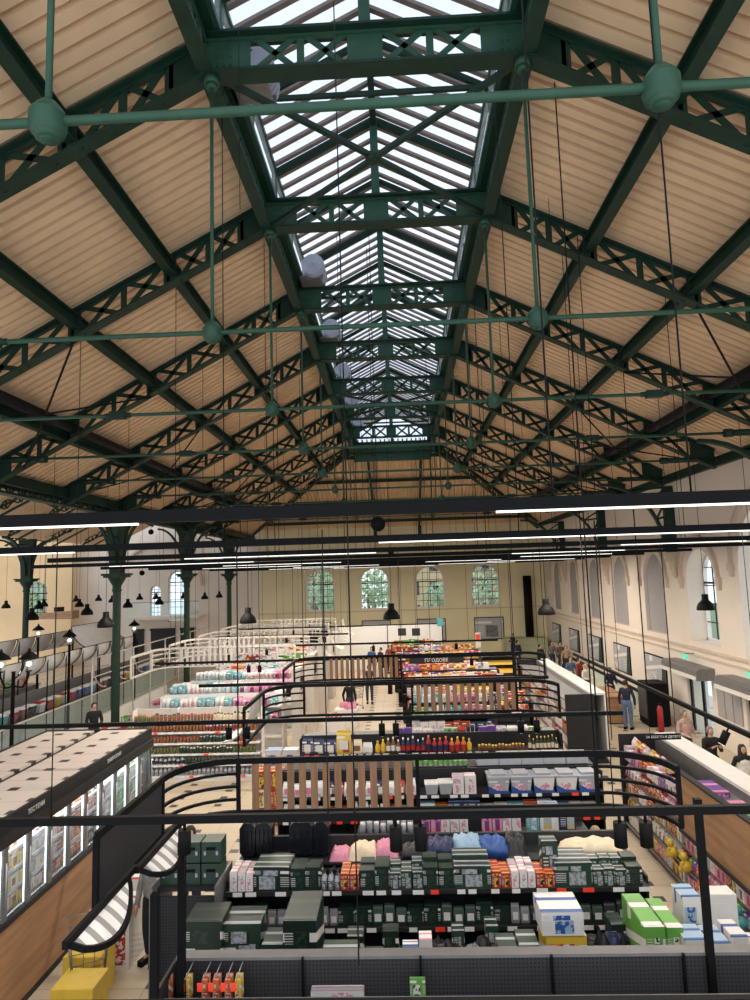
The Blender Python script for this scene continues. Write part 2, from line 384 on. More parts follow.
ZE = deckz(XWALL)
mb = MB(); xs = []; x = XCOL-.3
while x < XWALL: xs += [(x, 0), (x+.175, 0), (x+.178, .15), (x+.257, .15)]; x += .26
vs = []
for xx, dz in xs:
    if xx < XLf: y_t = YH+(YEND-YH)*(XLf-xx)/(XLf-XCOL+.4)
    elif xx > XRt: y_t = YH+(YEND-YH)*(xx-XRt)/(XWALL-XRt)
    else: y_t = YH
    f = lambda y: ZB+DECK-(y-YH)/(YEND-YH)*(ZB+DECK-ZE)
    vs += [(xx, y_t, f(y_t)+dz), (xx, YEND, f(YEND)+dz)]
mb.add(vs, [(2*i, 2*i+1, 2*i+3, 2*i+2) for i in range(len(xs)-1)])
link('ceiling_end', mb, TAN, kind='structure')
ZA = 8.9
deck('ceiling_aisle_near', None, 12, 47, lambda y: ((-15.5, 11.2), (XCOL-.4, ZA)))
deck('ceiling_aisle_far', None, 12, 47, lambda y: ((-21, 8.6), (-15.5, 11.2)))
# valley gutter panels between deck end and aisle roof
link('wall_arcade', MB().box(XCOL-.45, XCOL-.3, 1, YEND, ZA-.1, 9.3), DKGREEN, kind='structure')

# ------------------------------------------------------------------ skylight
zt = ZB+.62                                        # top of cross beams
ze = ZB+1.35; zr = ze+HW*.47                       # glass eave and ridge
sk = thing('skylight', 'long glazed ridge skylight running down the middle of the roof', 'skylight', (CX, 1, ze))
GW = HW-.2
for sgn in (-1, 1):
    mb = MB(); mb.add([(CX+sgn*GW, .3, ze), (CX, .3, zr), (CX, YH+.2, zr), (CX+sgn*GW, YH+.2, ze)], [(0, 1, 2, 3)])
    link('glass_roof', mb, SKYGL, sk)
    mb = MB(); mb.add([(CX+sgn*GW, .3, zt), (CX+sgn*GW, YH, zt), (CX+sgn*GW, YH, ze), (CX+sgn*GW, .3, ze)], [(0, 1, 2, 3)])
    link('side_glass', mb, SKYGL, sk)
    bars = MB(); y = .4
    while y < YH:
        bars.bar((CX+sgn*GW, y, ze-.03), (CX, y, zr-.03), .105, .06); y += .42
    link('glazing_bar', bars, mat('glazing_bar_grey', (126, 112, 104), .6), sk)
    # bars count past a hundred: one part
mb = MB(); mb.add([(XLf, YH+.2, zt), (XRt, YH+.2, zt), (XRt, YH+.2, ze), (CX, YH+.2, zr), (XLf, YH+.2, ze)], [(0, 1, 2, 3, 4)]); link('end_glass', mb, SKYGL, sk)
mb = MB(); mb.box(XLf, XRt, YH+.05, YH+.16, ZB-.5, ZB+.62); link('end_plate', mb, GREEN2, sk)
rid = MB().bar((CX, .3, zr-.14), (CX, YH, zr-.14), .12, .22); link('ridge_beam', rid, GREEN, sk)
for k in range(0, NB+1):
    y = yb(k)
    r_ = MB()
    for sgn in (-1, 1): r_.bar((CX+sgn*GW, y, ze-.1), (CX, y, zr-.1), .09, .14)
    link('rafter', r_, GREEN, sk)
    p_ = MB().box(CX-.08, CX+.08, y-.05, y+.05, zt, zr-.1); link('king_post', p_, GREEN2, sk)
    if k < NB:
        m_ = MB(); ym = y+BAY/2
        for sgn in (-1, 1): m_.bar((CX+sgn*GW, ym, ze-.1), (CX, ym, zr-.1), .07, .1)
        m_.box(XLf, XRt, ym-.03, ym+.03, ze-.12, ze-.04)
        link('middle_rafter', m_, GREEN, sk)
def lattice(mb, P, L, n, h, pw, w=.05, vertical=True, th=.02, start=0):
    """X-and-post web in a local frame; P(s,t) -> world (s along, t up)"""
    for i in range(n):
        s0, s1 = start+L*i/n, start+L*(i+1)/n; a, b = s0+w*.6, s1-w*.6
        mb.bar(P(a, 0), P(b, h), th, w, P(0, 1, True)); mb.bar(P(a, h), P(b, 0), th, w, P(0, 1, True))
        if vertical: mb.bar(P(s0, 0), P(s0, h), th, w*1.25, P(1, 0, True))
# skylight edge girders and cross beams
for sgn, nm in ((-1, 'left'), (1, 'right')):
    x = CX+sgn*HW
    g = thing('edge_girder', 'riveted green girder along the %s edge of the skylight' % nm, 'girder', (x, 1, ZB))
    link('bottom_flange', MB().box(x-.11, x+.11, .3, YH+.1, ZB, ZB+.035), GREEN, g)
    link('top_flange', MB().box(x-.14, x+.14, .3, YH+.1, ZB+.6, ZB+.635), GREEN, g)
    w_ = MB().box(x-.01, x+.01, .3, YH+.1, ZB+.035, ZB+.13); w_.box(x-.01, x+.01, .3, YH+.1, ZB+.5, ZB+.6)
    for k in range(0, NB):
        def P(s, t, d=False, x=x, k=k): return Vector((0, s, t)) if d else Vector((x, yb(k)+s, ZB+.1+t))
        lattice(w_, P, BAY, 10, .42, 0, .045)
    link('web', w_, GREEN2, g)
    up = MB(); xg = CX+sgn*(HW-.17)
    for k in range(0, NB+1): up.box(xg-.05, xg+.05, yb(k)-.06, yb(k)+.06, ZB+.63, ze)
    for k in range(0, NB): up.box(xg-.035, xg+.035, yb(k)+BAY/2-.05, yb(k)+BAY/2+.05, ZB+.63, ze)
    up.box(xg-.06, xg+.06, .3, YH, ze-.1, ze-.01).box(xg-.05, xg+.05, .3, YH, ZB+.64, ZB+.74).box(min(x, xg), max(x, xg), .3, YH, ZB+.636, ZB+.65)
    link('upstand_frame', up, GREEN2, g)
    # continuous angle seen inside the deck edge
    link('deck_curb', MB().box(x-(.0 if sgn > 0 else .06), x+(.06 if sgn > 0 else 0), .3, YH, ZB+.63, ZB+.8), DKGREEN, g)
def cross_beam(k):
    y = yb(k)
    b = thing('skylight_cross_beam', ('green lattice beam crossing the skylight, %s to the viewer' % ORD[k-1]) if k else 'green lattice beam crossing the skylight overhead', 'beam', (CX, y, ZB))
    link('bottom_flange', MB().box(XLf-.1, XRt+.1, y-.15, y+.15, ZB-.01, ZB+.03), GREEN, b)
    link('top_flange', MB().box(XLf, XRt, y-.15, y+.15, ZB+.58, ZB+.62), GREEN, b)
    w_ = MB()
    for e in (-1, 1):
        w_.box(*(sorted((CX+e*HW, CX+e*(HW-.62)))), y-.012, y+.012, ZB+.03, ZB+.58)
    w_.box(CX-.17, CX+.17, y-.012, y+.012, ZB+.03, ZB+.58)
    w_.box(XLf, XRt, y-.04, y+.04, ZB+.03, ZB+.07); w_.box(XLf, XRt, y-.04, y+.04, ZB+.54, ZB+.58)
    for e in (-1, 1):
        x0 = CX+e*.2
        def P(s, t, d=False): return Vector((e*s, 0, t)) if d else Vector((x0+e*s, y, ZB+.06+t))
        lattice(w_, P, HW-.82, 2, .52, 0, .085)
        for rx in range(3):
            for rz in range(3): w_.ball((CX+e*(HW-.15-.09*rx), y-.015, ZB+.17+.13*rz), .018, 6)
    link('web', w_, GREEN2, b)
for k in range(0, NB+1): cross_beam(k)
for k in (1, 5):
    br = MB()
    br.bar((XLf, yb(k), ZB+.1), (XRt, yb(k+1), ZB+.1), .09, .07); br.bar((XRt, yb(k), ZB+.04), (XLf, yb(k+1), ZB+.04), .09, .07)
    br.cyl((CX, yb(k)+BAY/2, ZB+.0), (CX, yb(k)+BAY/2, ZB+.12), .12)
    single('cross_bracing', br, GREEN, 'flat diagonal cross bracing below the skylight in the %s bay' % ('nearest' if k == 1 else 'distant fifth'), 'bracing', origin=(CX, yb(k)+2, ZB))
# smoke vent drives on the left inside edge
prot = None
for k, (u, v, dd) in enumerate(((258, 52, 9.6), (301, 250, 16.6), (328, 328, 21.0), (343, 377, 25.5), (350, 400, 29.6), (352, 422, 34))):
    x = XLf+.5; z = ZB+.92
    lb = 'grey ribbed ventilation drum on left side of skylight, %s to the viewer' % ORD[k]
    if not prot:
        prot = thing('vent_drum', lb, 'fan', (x, dd, z))
        m_ = MB(); m_.lathe((x, dd-.45, z), [(.02, 0), (.27, 0)]+[q for j in range(7) for q in ((.27, .02+j*.12), (.3, .03+j*.12), (.3, .07+j*.12), (.27, .08+j*.12))]+[(.27, .9), (.02, .9)], 16, 0, 'y'); m_.sm = [False]*len(m_.sm)
        link('drum', m_, SILVER, prot)
        m_ = MB(); m_.box(x-.42, x-.2, dd-.4, dd+.4, z-.32, z-.26); m_.box(x-.25, x+.25, dd-.3, dd-.26, z-.3, z-.2); m_.box(x-.25, x+.25, dd+.26, dd+.3, z-.3, z-.2); m_.bar((x-.28, dd, z-.3), (x+.2, dd, z-.3), .5, .03)
        link('cradle', m_, GREYM, prot)
    else: dup(prot, (x, dd, z), label=lb)

# ------------------------------------------------------------------ roof trusses
def truss(k, sgn):
    y = yb(k); nm = 'left' if sgn < 0 else 'right'
    x0 = CX+sgn*HW; sl = SL if sgn < 0 else SR; Lx = abs((XCOL if sgn < 0 else XBR)-x0)
    c = math.sqrt(1+sl*sl); h = .56
    t = thing('roof_truss', 'sloping green lattice roof truss, %s side, %s to the viewer' % (nm, ORD[k-1] if k else 'overhead'), 'truss', (x0, y, ZB))
    def Q(s, tt, d=False): return Vector((sgn*s, 0, -sl*s+tt)) if d else Vector((x0+sgn*s, y, ZB-sl*s+tt))
    link('bottom_chord', MB().bar(Q(0, 0), Q(Lx, 0), .26, .035, (0, 0, 1)).bar(Q(0, .035), Q(Lx, .035), .06, .05, (0, 0, 1)), GREEN, t)
    link('top_chord', MB().bar(Q(0, h+.02), Q(Lx, h+.02), .24, .035, (0, 0, 1)).bar(Q(0, h-.02), Q(Lx, h-.02), .06, .05, (0, 0, 1)), GREEN, t)
    w_ = MB()
    def plate(a, b): w_.add([Q(a, 0)+Vector((0, .01, 0)), Q(b, 0)+Vector((0, .01, 0)), Q(b, h)+Vector((0, .01, 0)), Q(a, h)+Vector((0, .01, 0)), Q(a, 0)-Vector((0, .01, 0)), Q(b, 0)-Vector((0, .01, 0)), Q(b, h)-Vector((0, .01, 0)), Q(a, h)-Vector((0, .01, 0))], [(0,1,2,3),(7,6,5,4),(0,4,5,1),(1,5,6,2),(2,6,7,3),(3,7,4,0)])
    plate(0, .55)
    segs = [(.55, 1.88), (2.08, 3.85), (4.05, 5.95), (6.25, Lx-.75)]
    for a, b in segs:
        n = max(1, round((b-a)/.88))
        def P(s, tt, d=False, a=a): return Q(s, tt, True) if d else Q(a+s, tt)
        lattice(w_, P, b-a, n, h, 0, .1)
    for a, b in ((1.88, 2.08), (3.85, 4.05), (5.95, 6.25), (Lx-.75, Lx)): plate(a, b)
    link('web', w_, GREEN, t)
for k in range(0, NB+1):
    truss(k, -1); truss(k, 1)
# purlins, duct rails, wall plates
for sgn, nm in ((-1, 'left'), (1, 'right')):
    x0 = CX+sgn*HW; sl = SL if sgn < 0 else SR
    for j, dx in enumerate((1.98, 3.95)):
        x = x0+sgn*dx; z = ZB-sl*dx+.3
        p = MB().box(x-.1, x+.1, .3, YH+1.2+dx, z-.12, z-.09).box(x-.1, x+.1, .3, YH+1.2+dx, z+.14, z+.17).box(x-.012, x+.012, .3, YH+1.2+dx, z-.1, z+.15)
        single('purlin', p, GREEN, '%s green I-beam purlin running lengthwise under the %s roof slope' % (('upper', 'middle')[j], nm), 'beam', origin=(x, 1, z))
    x = x0+sgn*6.1; z = ZB-sl*6.1+.3
    single('roof_duct', MB().cyl((x, .3, z+.0), (x, YEND-3, z), .14, 12), DUCT, 'thick dark round pipe running lengthwise beneath the %s roof slope' % nm, 'pipe', origin=(x, 1, z))
    x = x0+sgn*6.35; z -= .2
    single('purlin', MB().box(x-.1, x+.1, .3, YEND-3, z-.12, z-.08).box(x-.1, x+.1, .3, YEND-3, z+.1, z+.14).box(x-.012, x+.012, .3, YEND-3, z-.1, z+.12), GREEN, 'lowest green I-beam purlin beside the round pipe under the %s slope' % nm, 'beam', origin=(x, 1, z))
    xe = (XCOL+.12) if sgn < 0 else XWALL-.08
    single('eave_beam', MB().box(xe-.08, xe+.08, .3, YEND, deckz(xe)-.42, deckz(xe)-.12), GREEN, 'green eave beam at the foot of the %s roof slope' % nm, 'beam', origin=(xe, 1, 9))
# hip framing
for j, fy in enumerate((.12, .37, .62, .88)):
    y = YH+(YEND-YH)*fy; z = ZB+DECK-fy*(ZB+DECK-ZE)-.14
    single('hip_purlin', MB().box(hipx(y, -1), hipx(y, 1), y-.08, y+.08, z-.12, z+.08), GREEN, '%s horizontal dark beam under the sloping end roof, counted downwards' % ('first', 'second', 'third', 'fourth')[j], 'beam', origin=(CX, y, z))
for x, nm in ((-1.75, 'left'), (1.45, 'right')):
    single('hip_rafter', MB().bar((x, YH, ZB+DECK-.3), (x, YEND-.3, ZE-.4), .14, .22).box(x-.12, x+.12, YEND-1.6, YEND-1.2, ZE-.7, ZE-.1), GREEN, '%s green rafter under the sloping end roof' % nm, 'rafter', origin=(x, YH, ZB))
for sgn, nm in ((-1, 'left'), (1, 'right')):
    a = Vector((CX+sgn*HW, YH, ZB+.2)); b = Vector((XCOL if sgn < 0 else XBR, YEND-.6, ZE-.5)); d = b-a
    w_ = MB().bar(a, b, .2, .05).bar(a+Vector((0, 0, .45)), b+Vector((0, 0, .45)), .2, .05)
    def P(s, tt, dd=False): return (d.normalized()*s+Vector((0, 0, tt))) if dd else a+d.normalized()*s+Vector((0, 0, tt))
    lattice(w_, P, d.length, 20, .45, 0, .07)
    single('hip_truss', w_, GREEN, 'diagonal lattice truss running to the far %s corner of the roof' % nm, 'truss', origin=a)

# tie rods with housings and hangers
ZT = 9.33
def tie(k):
    y = yb(k)
    t = thing('tie_rod', 'green tie rod spanning the hall, %s to the viewer' % ORD[k], 'tie rod', (CX, y, ZT))
    link('rod', MB().cyl((XCOL, y, ZT), (XWALL, y, ZT), .035, 8), GREEN2, t)
    for sgn in (-1, 1):
        x = CX+sgn*(HW-.06)
        m_ = MB().lathe((x, y, ZT), [(.001, -.15), (.045, -.15), (.055, -.135)], 20).lathe((x, y, ZT), [(.055, -.135), (.085, -.13), (.095, -.105)], 20).lathe((x, y, ZT), [(.095, -.105), (.118, -.085), (.13, -.04), (.132, .05)], 20).lathe((x, y, ZT), [(.132, .05), (.122, .07)], 20).lathe((x, y, ZT), [(.122, .07), (.085, .12)], 20).lathe((x, y, ZT), [(.085, .12), (.06, .15), (.001, .16)], 20)
        h = link('housing', m_, GREEN2, t)
        link('hanger_rod', MB().cyl((x, y, ZT+.13), (x, y, ZB), .026, 8).cyl((x, y, ZB-.12), (x, y, ZB), .11, 14).cyl((x, y, ZB-.18), (x, y, ZB-.12), .07, 12, .09), GREEN2, t)
        x = CX+sgn*5.3; link('turnbuckle', MB().box(x-.16, x+.16, y-.07, y+.07, ZT-.07, ZT+.07).cyl((x-.26, y, ZT), (x+.26, y, ZT), .05, 8), GREEN, t)
        xe = XCOL if sgn < 0 else XBR
        link('end_sleeve', MB().cyl((xe, y, ZT), (xe-sgn*1.5, y, ZT), .085, 10).cyl((xe-sgn*1.5, y, ZT), (xe-sgn*1.7, y, ZT), .11, 10), GREEN, t)
for k in range(0, NB+1): tie(k)
# diagonal wind-bracing rods under the lower roof slope
for sgn, nm in ((-1, 'left'), (1, 'right')):
    for k in (2, 4, 6):
        x1 = CX+sgn*(HW+4.0); x2 = CX+sgn*(HW+7.4); sl = SL if sgn < 0 else SR
        z1 = ZB-sl*4-.05; z2 = ZB-sl*7.4-.05
        m_ = MB().cyl((x1, yb(k), z1), (x2, yb(k+1), z2), .025, 6).cyl((x2, yb(k), z2), (x1, yb(k+1), z1), .025, 6)
        single('bracing_rod', m_, DUCT, 'crossed thin bracing rods under the %s roof slope, %s pair' % (nm, {2: 'nearest', 4: 'middle', 6: 'farthest'}[k]), 'bracing', origin=(x1, yb(k), z1))

# ------------------------------------------------------------------ arcade columns, girder, wall brackets
def column(x, y, label, top=8.7):
    c = thing('iron_column', label, 'column', (x, y, 0))
    r = .155
    link('shaft', MB().lathe((x, y, 0), [(r*1.9, 0), (r*1.9, .3), (r*1.3, .42), (r*1.15, .6), (r, .8), (r*.92, 5.7)], 18), DKGREEN, c)
    link('capital', MB().lathe((x, y, 0), [(r*.92, 5.65), (r*1.25, 5.7), (r*1.0, 5.78), (r*1.1, 5.9), (r*1.9, 6.1), (r*2.2, 6.2)], 18).box(x-.38, x+.38, y-.38, y+.38, 6.2, 6.28).box(x-.44, x+.44, y-.44, y+.44, 6.28, 6.36), DKGREEN, c)
    link('upper_pier', MB().prism([(x-.24, 6.36), (x+.24, 6.36), (x+.3, 7.4), (x+.42, top), (x-.42, top), (x-.3, 7.4)], 'y', y-.16, y+.16), DKGREEN, c)
    for sg in (-1, 1):
        m_ = MB(); pts = [(y+sg*(.24+1.9*(1-math.cos(t))), 6.5+(top-6.5)*math.sin(t)) for t in [PI/2*q/8 for q in range(9)]]
        for a, b in zip(pts, pts[1:]): m_.bar((x, a[0], a[1]), (x, b[0], b[1]), .16, .12, (0, 1, 1))
        for q in (3, 5, 7): m_.bar((x, pts[q][0], pts[q][1]), (x, y+sg*.2, pts[q][1]+.05), .05, .05)
        link('arch_bracket', m_, GREEN, c)
        m_ = MB(); pts = [(x+sg*(.22+1.3*(1-math.cos(t))), 6.5+(top-6.5)*math.sin(t)) for t in [PI/2*q/8 for q in range(9)]]
        for a, b in zip(pts, pts[1:]): m_.bar((a[0], y, a[1]), (b[0], y, b[1]), .12, .1, (1, 0, 1))
        link('cross_bracket', m_, GREEN, c)
    return c
column(XCOL, yb(5), 'dark green iron column, nearest and leftmost of the arcade row')
column(XCOL, yb(7), 'dark green iron column, middle of the three in the arcade row')
column(XCOL, yb(9), 'dark green iron column, farthest of the arcade row')
column(-19.4, yb(7), 'thin dark green iron column standing alone beside the far left window', 8.4)
g = thing('arcade_girder', 'long green lattice girder resting on the arcade columns', 'girder', (XCOL, 12, 8.55))
link('bottom_flange', MB().box(XCOL-.16, XCOL+.16, 4, YEND, 8.55, 8.62), GREEN, g)
link('top_flange', MB().box(XCOL-.16, XCOL+.16, 4, YEND, 9.0, 9.06), GREEN, g)
w_ = MB()
for k in range(0, 10):
    def P(s, t, d=False): return Vector((0, s, t)) if d else Vector((XCOL, yb(k)+s, 8.6+t))
    lattice(w_, P, BAY, 7, .42, 0, .06)
link('web', w_, GREEN, g)
for k in (3, 4, 5, 6, 7, 8, 9):
    y = yb(k); m_ = MB().bar((XCOL-.2, y, 8.9), (-15.5, y, 11.0), .16, .06).bar((XCOL-.2, y, 8.5), (-15.5, y, 10.6), .16, .06).bar((-15.5, y, 11.0), (-20.6, y, 8.5), .16, .06).bar((-15.5, y, 10.6), (-20.6, y, 8.1), .16, .06)
    a = Vector((XCOL-.2, y, 8.5)); d = Vector((-4.3, 0, 2.1))
    def P(s, tt, dd=False): return (d.normalized()*s+Vector((0, 0, tt))) if dd else a+d.normalized()*s+Vector((0, 0, tt))
    lattice(m_, P, d.length, 7, .4, 0, .07)
    a2 = Vector((-15.5, y, 10.6)); d2 = Vector((-5.1, 0, -2.1))
    def P(s, tt, dd=False): return (d2.normalized()*s+Vector((0, 0, tt))) if dd else a2+d2.normalized()*s+Vector((0, 0, tt))
    lattice(m_, P, d2.length, 8, .4, 0, .07)
    single('aisle_truss', m_, GREEN, 'green lattice truss of the left aisle roof, %s to the viewer' % ORD[k-3], 'truss', origin=(-15.5, y, 9))
for j, k in enumerate((3, 5, 7, 9)):
    y = yb(k); t = thing('wall_bracket', 'dark green curved truss bracket on the right wall, %s to the viewer' % ORD[j], 'bracket', (XBR, y, 6.5))
    m_ = MB().box(XBR-.05, XWALL, y-.12, y+.12, 6.5, 9.0); link('wall_post', m_, GREEN, t)
    pts = [(XBR-.1-2.3*(1-math.cos(a)), 6.6+2.55*math.sin(a)) for a in [PI/2*q/10 for q in range(11)]]
    m_ = MB()
    for a, b in zip(pts, pts[1:]): m_.bar((a[0], y, a[1]), (b[0], y, b[1]), .18, .1, (1, 0, 1))
    for q in (3, 5, 7): m_.bar((pts[q][0], y, pts[q][1]), (XBR, y, pts[q][1]+.1), .05, .08); m_.bar((pts[q][0], y, pts[q][1]), (XBR, y, pts[q+2][1]), .05, .07)
    link('curved_strut', m_, GREEN, t)
    m_ = MB().box(XWALL-.42, XWALL, y-.3, y+.3, 6.4, 6.5).box(XWALL-.34, XWALL, y-.24, y+.24, 6.15, 6.4).box(XWALL-.24, XWALL, y-.2, y+.2, 5.85, 6.15).lathe((XWALL-.12, y, 0), [(.02, 5.5), (.1, 5.62), (.14, 5.85)], 12)
    single('stone_corbel', m_, TRIMM, 'cream plaster corbel under the wall bracket, %s to the viewer' % ORD[j], 'corbel', origin=(XWALL, y, 6))

# ------------------------------------------------------------------ hanging LED trunking lines
ZL = 6.49
LEDX = [[(-4.0, -2.05), (.75, 4.6)], [(-6.2, -4.7), (-.3, 5.5)], [(-4.5, -.5), (4.5, 7.0)], [(-8, -4), (3, 6)], [(-6, -2), (4, 7)], [(-8, -4), (1, 4)], [(-5, -1), (4, 8)], [(-7, -3), (2, 6)], [(-4, 2)]]
for j in range(9):
    y = 5.1+4.28*j; xa, xb = max(-.62*y-1.5, -10.2), min(.56*y+1.0, 9.6)
    if j == 2: xa = -7.4; xb = 7.2
    t = thing('light_line', 'straight black trunking of LED line lights across the hall, %s to the viewer' % ORD[j], 'light', (0, y, ZL))
    link('trunking', MB().box(xa, xb, y-.045, y+.045, ZL-.03, ZL+.065), BLACK, t)
    for a, b in LEDX[j]:
        link('led_strip', MB().box(a, b, y-.016, y+.016, ZL-.045, ZL-.0295), LEDM, t)
        ld = bpy.data.lights.new('led_line', 'AREA'); ld.shape = 'RECTANGLE'; ld.size = b-a; ld.size_y = .025; ld.energy = LED_WATT*(b-a)/3*(1 if j < 2 else 1.7 if j == 2 else 2.5); ld.color = (1, .9, .77)
        lo = bpy.data.objects.new('led_line', ld); COL.objects.link(lo); lo.parent = t; lo.location = ((a+b)/2, 0, -.06)
    w_ = MB(); x = xa+.6
    while x < xb:
        if j or abs(x-1.6) < .9: link('suspension_cable', MB().cyl((x, y, ZL+.06), (x, y, deckz(x)-.1 if x < XLf or x > XRt else ZB), .008, 5), DUCT, t)
        x += 2.1 if j > 1 else 1.05 if not j else 4.2
# thin hanging cables of their own
for j, (u, v0, v1, y, r) in enumerate(((597, -20, 720, 9.0, .011), (648, 160, 700, 17, .012), (612, 100, 740, 12, .009), (360, 0, 1010, 6.2, .007), (345, 180, 560, 14, .007), (268, 240, 560, 13, .008), (240, 30, 210, 8, .005), (175, 290, 700, 24, .012), (487, 240, 560, 16, .01), (551, 60, 240, 12, .006))):
    a = at(u, v0, y); b = at(u, v1, y); zt_ = min(a.z, deckz(a.x)-.05 if (a.x < XLf or a.x > XRt) else ZB+.5)
    single('hanging_cable', MB().cyl((b.x, y, max(2.6, b.z)), (b.x, y, zt_), r, 5), DUCT, 'thin cable hanging from the roof, %s from the left' % ['sixth', 'tenth', 'ninth', 'fifth', 'fourth', 'third', 'second', 'first', 'seventh', 'eighth'][j], 'cable', origin=(b.x, y, b.z))

# ------------------------------------------------------------------ pendants
LAMPB = mat('lamp_black', (9, 9, 10), .6, 0, .05); LAMPB.node_tree.nodes['Principled BSDF'].inputs['Specular IOR Level'].default_value = .15
def pendant_proto(loc, cord):
    x, y, z = loc
    t = thing('pendant_lamp', 'x', 'lamp', loc, 'black bell pendant lamps')
    link('shade', MB().lathe((x, y, z), [(.228, 0), (.235, .012), (.225, .09), (.19, .17), (.13, .235), (.095, .27), (.085, .31), (.085, .42), (.075, .43), (.01, .43)], 20).lathe((x, y, z), [(.222, .002), (.215, .09), (.18, .16), (.08, .28), (.01, .3)], 20), LAMPB, t)
    link('bulb', MB().ball((x, y, z+.1), .055, 10), BULB, t)
    link('cord', MB().cyl((x, y, z+.42), (x, y, cord), .007, 5), BLACK, t)
    return t
ZP = 4.77; pend = None
for u, nm in ((99, 'leftmost, beside the green column'), (245, 'second from the left, over the white shelving'), (390, 'in the middle of the hall'), (544, 'fourth from the left, before the end wall corner'), (700, 'rightmost, before the right wall windows')):
    x = (u-401)/F*18.2; lb = 'large black bell pendant lamp, '+nm
    if not pend: pend = pendant_proto((x, 18.5, ZP), 9.0); pend['label'] = lb
    else: dup(pend, (x, 18.5, ZP), label=lb)
pend = None
AISLE = ((28, 12.8), (35, 8.8), (40, 8), (1, 8.2), (73, 6.4), (76.5, 8.5), (84.5, 11.5), (96, 6.4), (110, 7.2), (126, 9.3), (138, 6.4), (154.7, 5.3+1.1), (158, 8.5), (182.7, 6.6), (204, 7), (218.7, 6.6))
for j, (u, w) in enumerate(AISLE):
    D = min(46.3, .455*F/w); x = (u-401)/F*D
    if not pend: pend = pendant_proto((x, D, ZP), 9.3); o = pend
    else: o = dup(pend, (x, D, ZP))
    o['label'] = 'small distant black bell pendant lamp over the left aisle, %s from the left' % ('second', 'third', 'fourth', 'first', 'fifth', 'sixth', 'seventh', 'eighth', 'ninth', 'tenth', 'eleventh', 'twelfth', 'thirteenth', 'fourteenth', 'fifteenth', 'sixteenth')[j]
for j, (u, v, D, r) in enumerate(((378, 524, 13, .15), (391, 552, 24, .11), (117, 598.5, 30, .1), (142, 573, 30, .12), (151, 532, 24, .1))):
    p = at(u, v, D)
    t = thing('ball_speaker', 'black ball speaker hanging on a cable, '+('largest, at the middle of the hall', 'just below and right of the largest one', 'small, lowest at left', 'small, beside the aisle windows', 'small, in front of the white arch')[j], 'speaker', p)
    link('ball', MB().ball(p, r, 18), BLACK, t)
    link('cord', MB().cyl(p+Vector((0, 0, r*.9)), (p.x, p.y, 8.8 if p.x < XCOL else deckz(p.x)-.1 if (p.x < XLf or p.x > XRt) else ZB), .008, 5), BLACK, t)

# ------------------------------------------------------------------ lower spotlight tracks
ZK = 3.42
spot = None
TR = [(5.95, -9, 9, [(175, 0), (391.6, 0), (416.8, 0), (616.5, 0), (642, 0)]), (11.8, -8.3, 3.9, [(223.5, 0), (242, 0), (379, 0), (393, 0), (518, 0), (533.6, 1)]), (15.9, -5.0, 3.5, [(285, 0), (388, 1), (402, 0), (492.7, 1), (504, 0)]),
      (20.4, -7.8, 3.6, [(247, 0), (258, 0), (382, 1), (470, 1)]), (24.8, -8.4, 3.6, [(265, 0), (372, 1), (455, 0)]), (29.2, -8.4, -2.4, [(285, 0), (300, 0)]), (33.5, -8.4, -2.0, [(292, 0), (318, 0)])]
for j, (y, xa, xb, sp) in enumerate(TR):
    ZK = 3.8 if j == 0 else 3.42
    t = thing('spotlight_track', 'black spotlight track hung low over the shelving, %s to the viewer' % ORD[j], 'light track', (0, y, ZK))
    link('rail', MB().box(xa, xb, y-.03, y+.03, ZK-.03, ZK+.04), BLACK, t)
    w_ = MB(); x = xa+.5
    while x < xb: link('suspension_cable', MB().cyl((x, y, ZK+.04), (x, y, 6.45), .006, 5), DUCT, t); x += 2.6
    for q, (u, lit) in enumerate(sp):
        x = (u-401)/F*y; lb = 'black cylinder spotlight, number %d from the left on the %s track' % (q+1, ORD[j])
        lb = 'black cylinder spotlight on the %s track, %s from the left' % (ORD[j], ('first', 'second', 'third', 'fourth', 'fifth', 'sixth')[q])
        if not spot:
            spot = thing('spotlight', lb, 'spotlight', (x, y, ZK-.03))
            link('can', MB().cyl((x, y, ZK-.3), (x, y, ZK-.09), .058, 14), BLACK, spot)
            link('stem', MB().cyl((x, y, ZK-.1), (x, y, ZK-.03), .015, 8), BLACK, spot)
            link('lens', MB().cyl((x, y, ZK-.304), (x, y, ZK-.3), .045, 12), BULB, spot)
        else: dup(spot, (x, y, ZK-.03), label=lb)
t = thing('spotlight_track', 'black spotlight track running lengthwise above the right-hand shelf island', 'light track', (4.95, 12, ZK))
link('rail', MB().box(4.92, 4.98, 8.0, 19, ZK+.1, ZK+.17), BLACK, t)
w_ = MB()
for y in (9, 12, 15, 18): link('suspension_cable', MB().cyl((4.95, y, ZK+.17), (4.95, y, 6.45), .006, 5), DUCT, t)
lb = 'black spotlight tilted below the lengthwise track near the entrance'
sp_ = dup(spot, (4.95, 9.95, ZK+.1), label=lb); sp_.rotation_euler = (0, .5, 0); sp_.scale = (1.0, 1.0, 1.0)

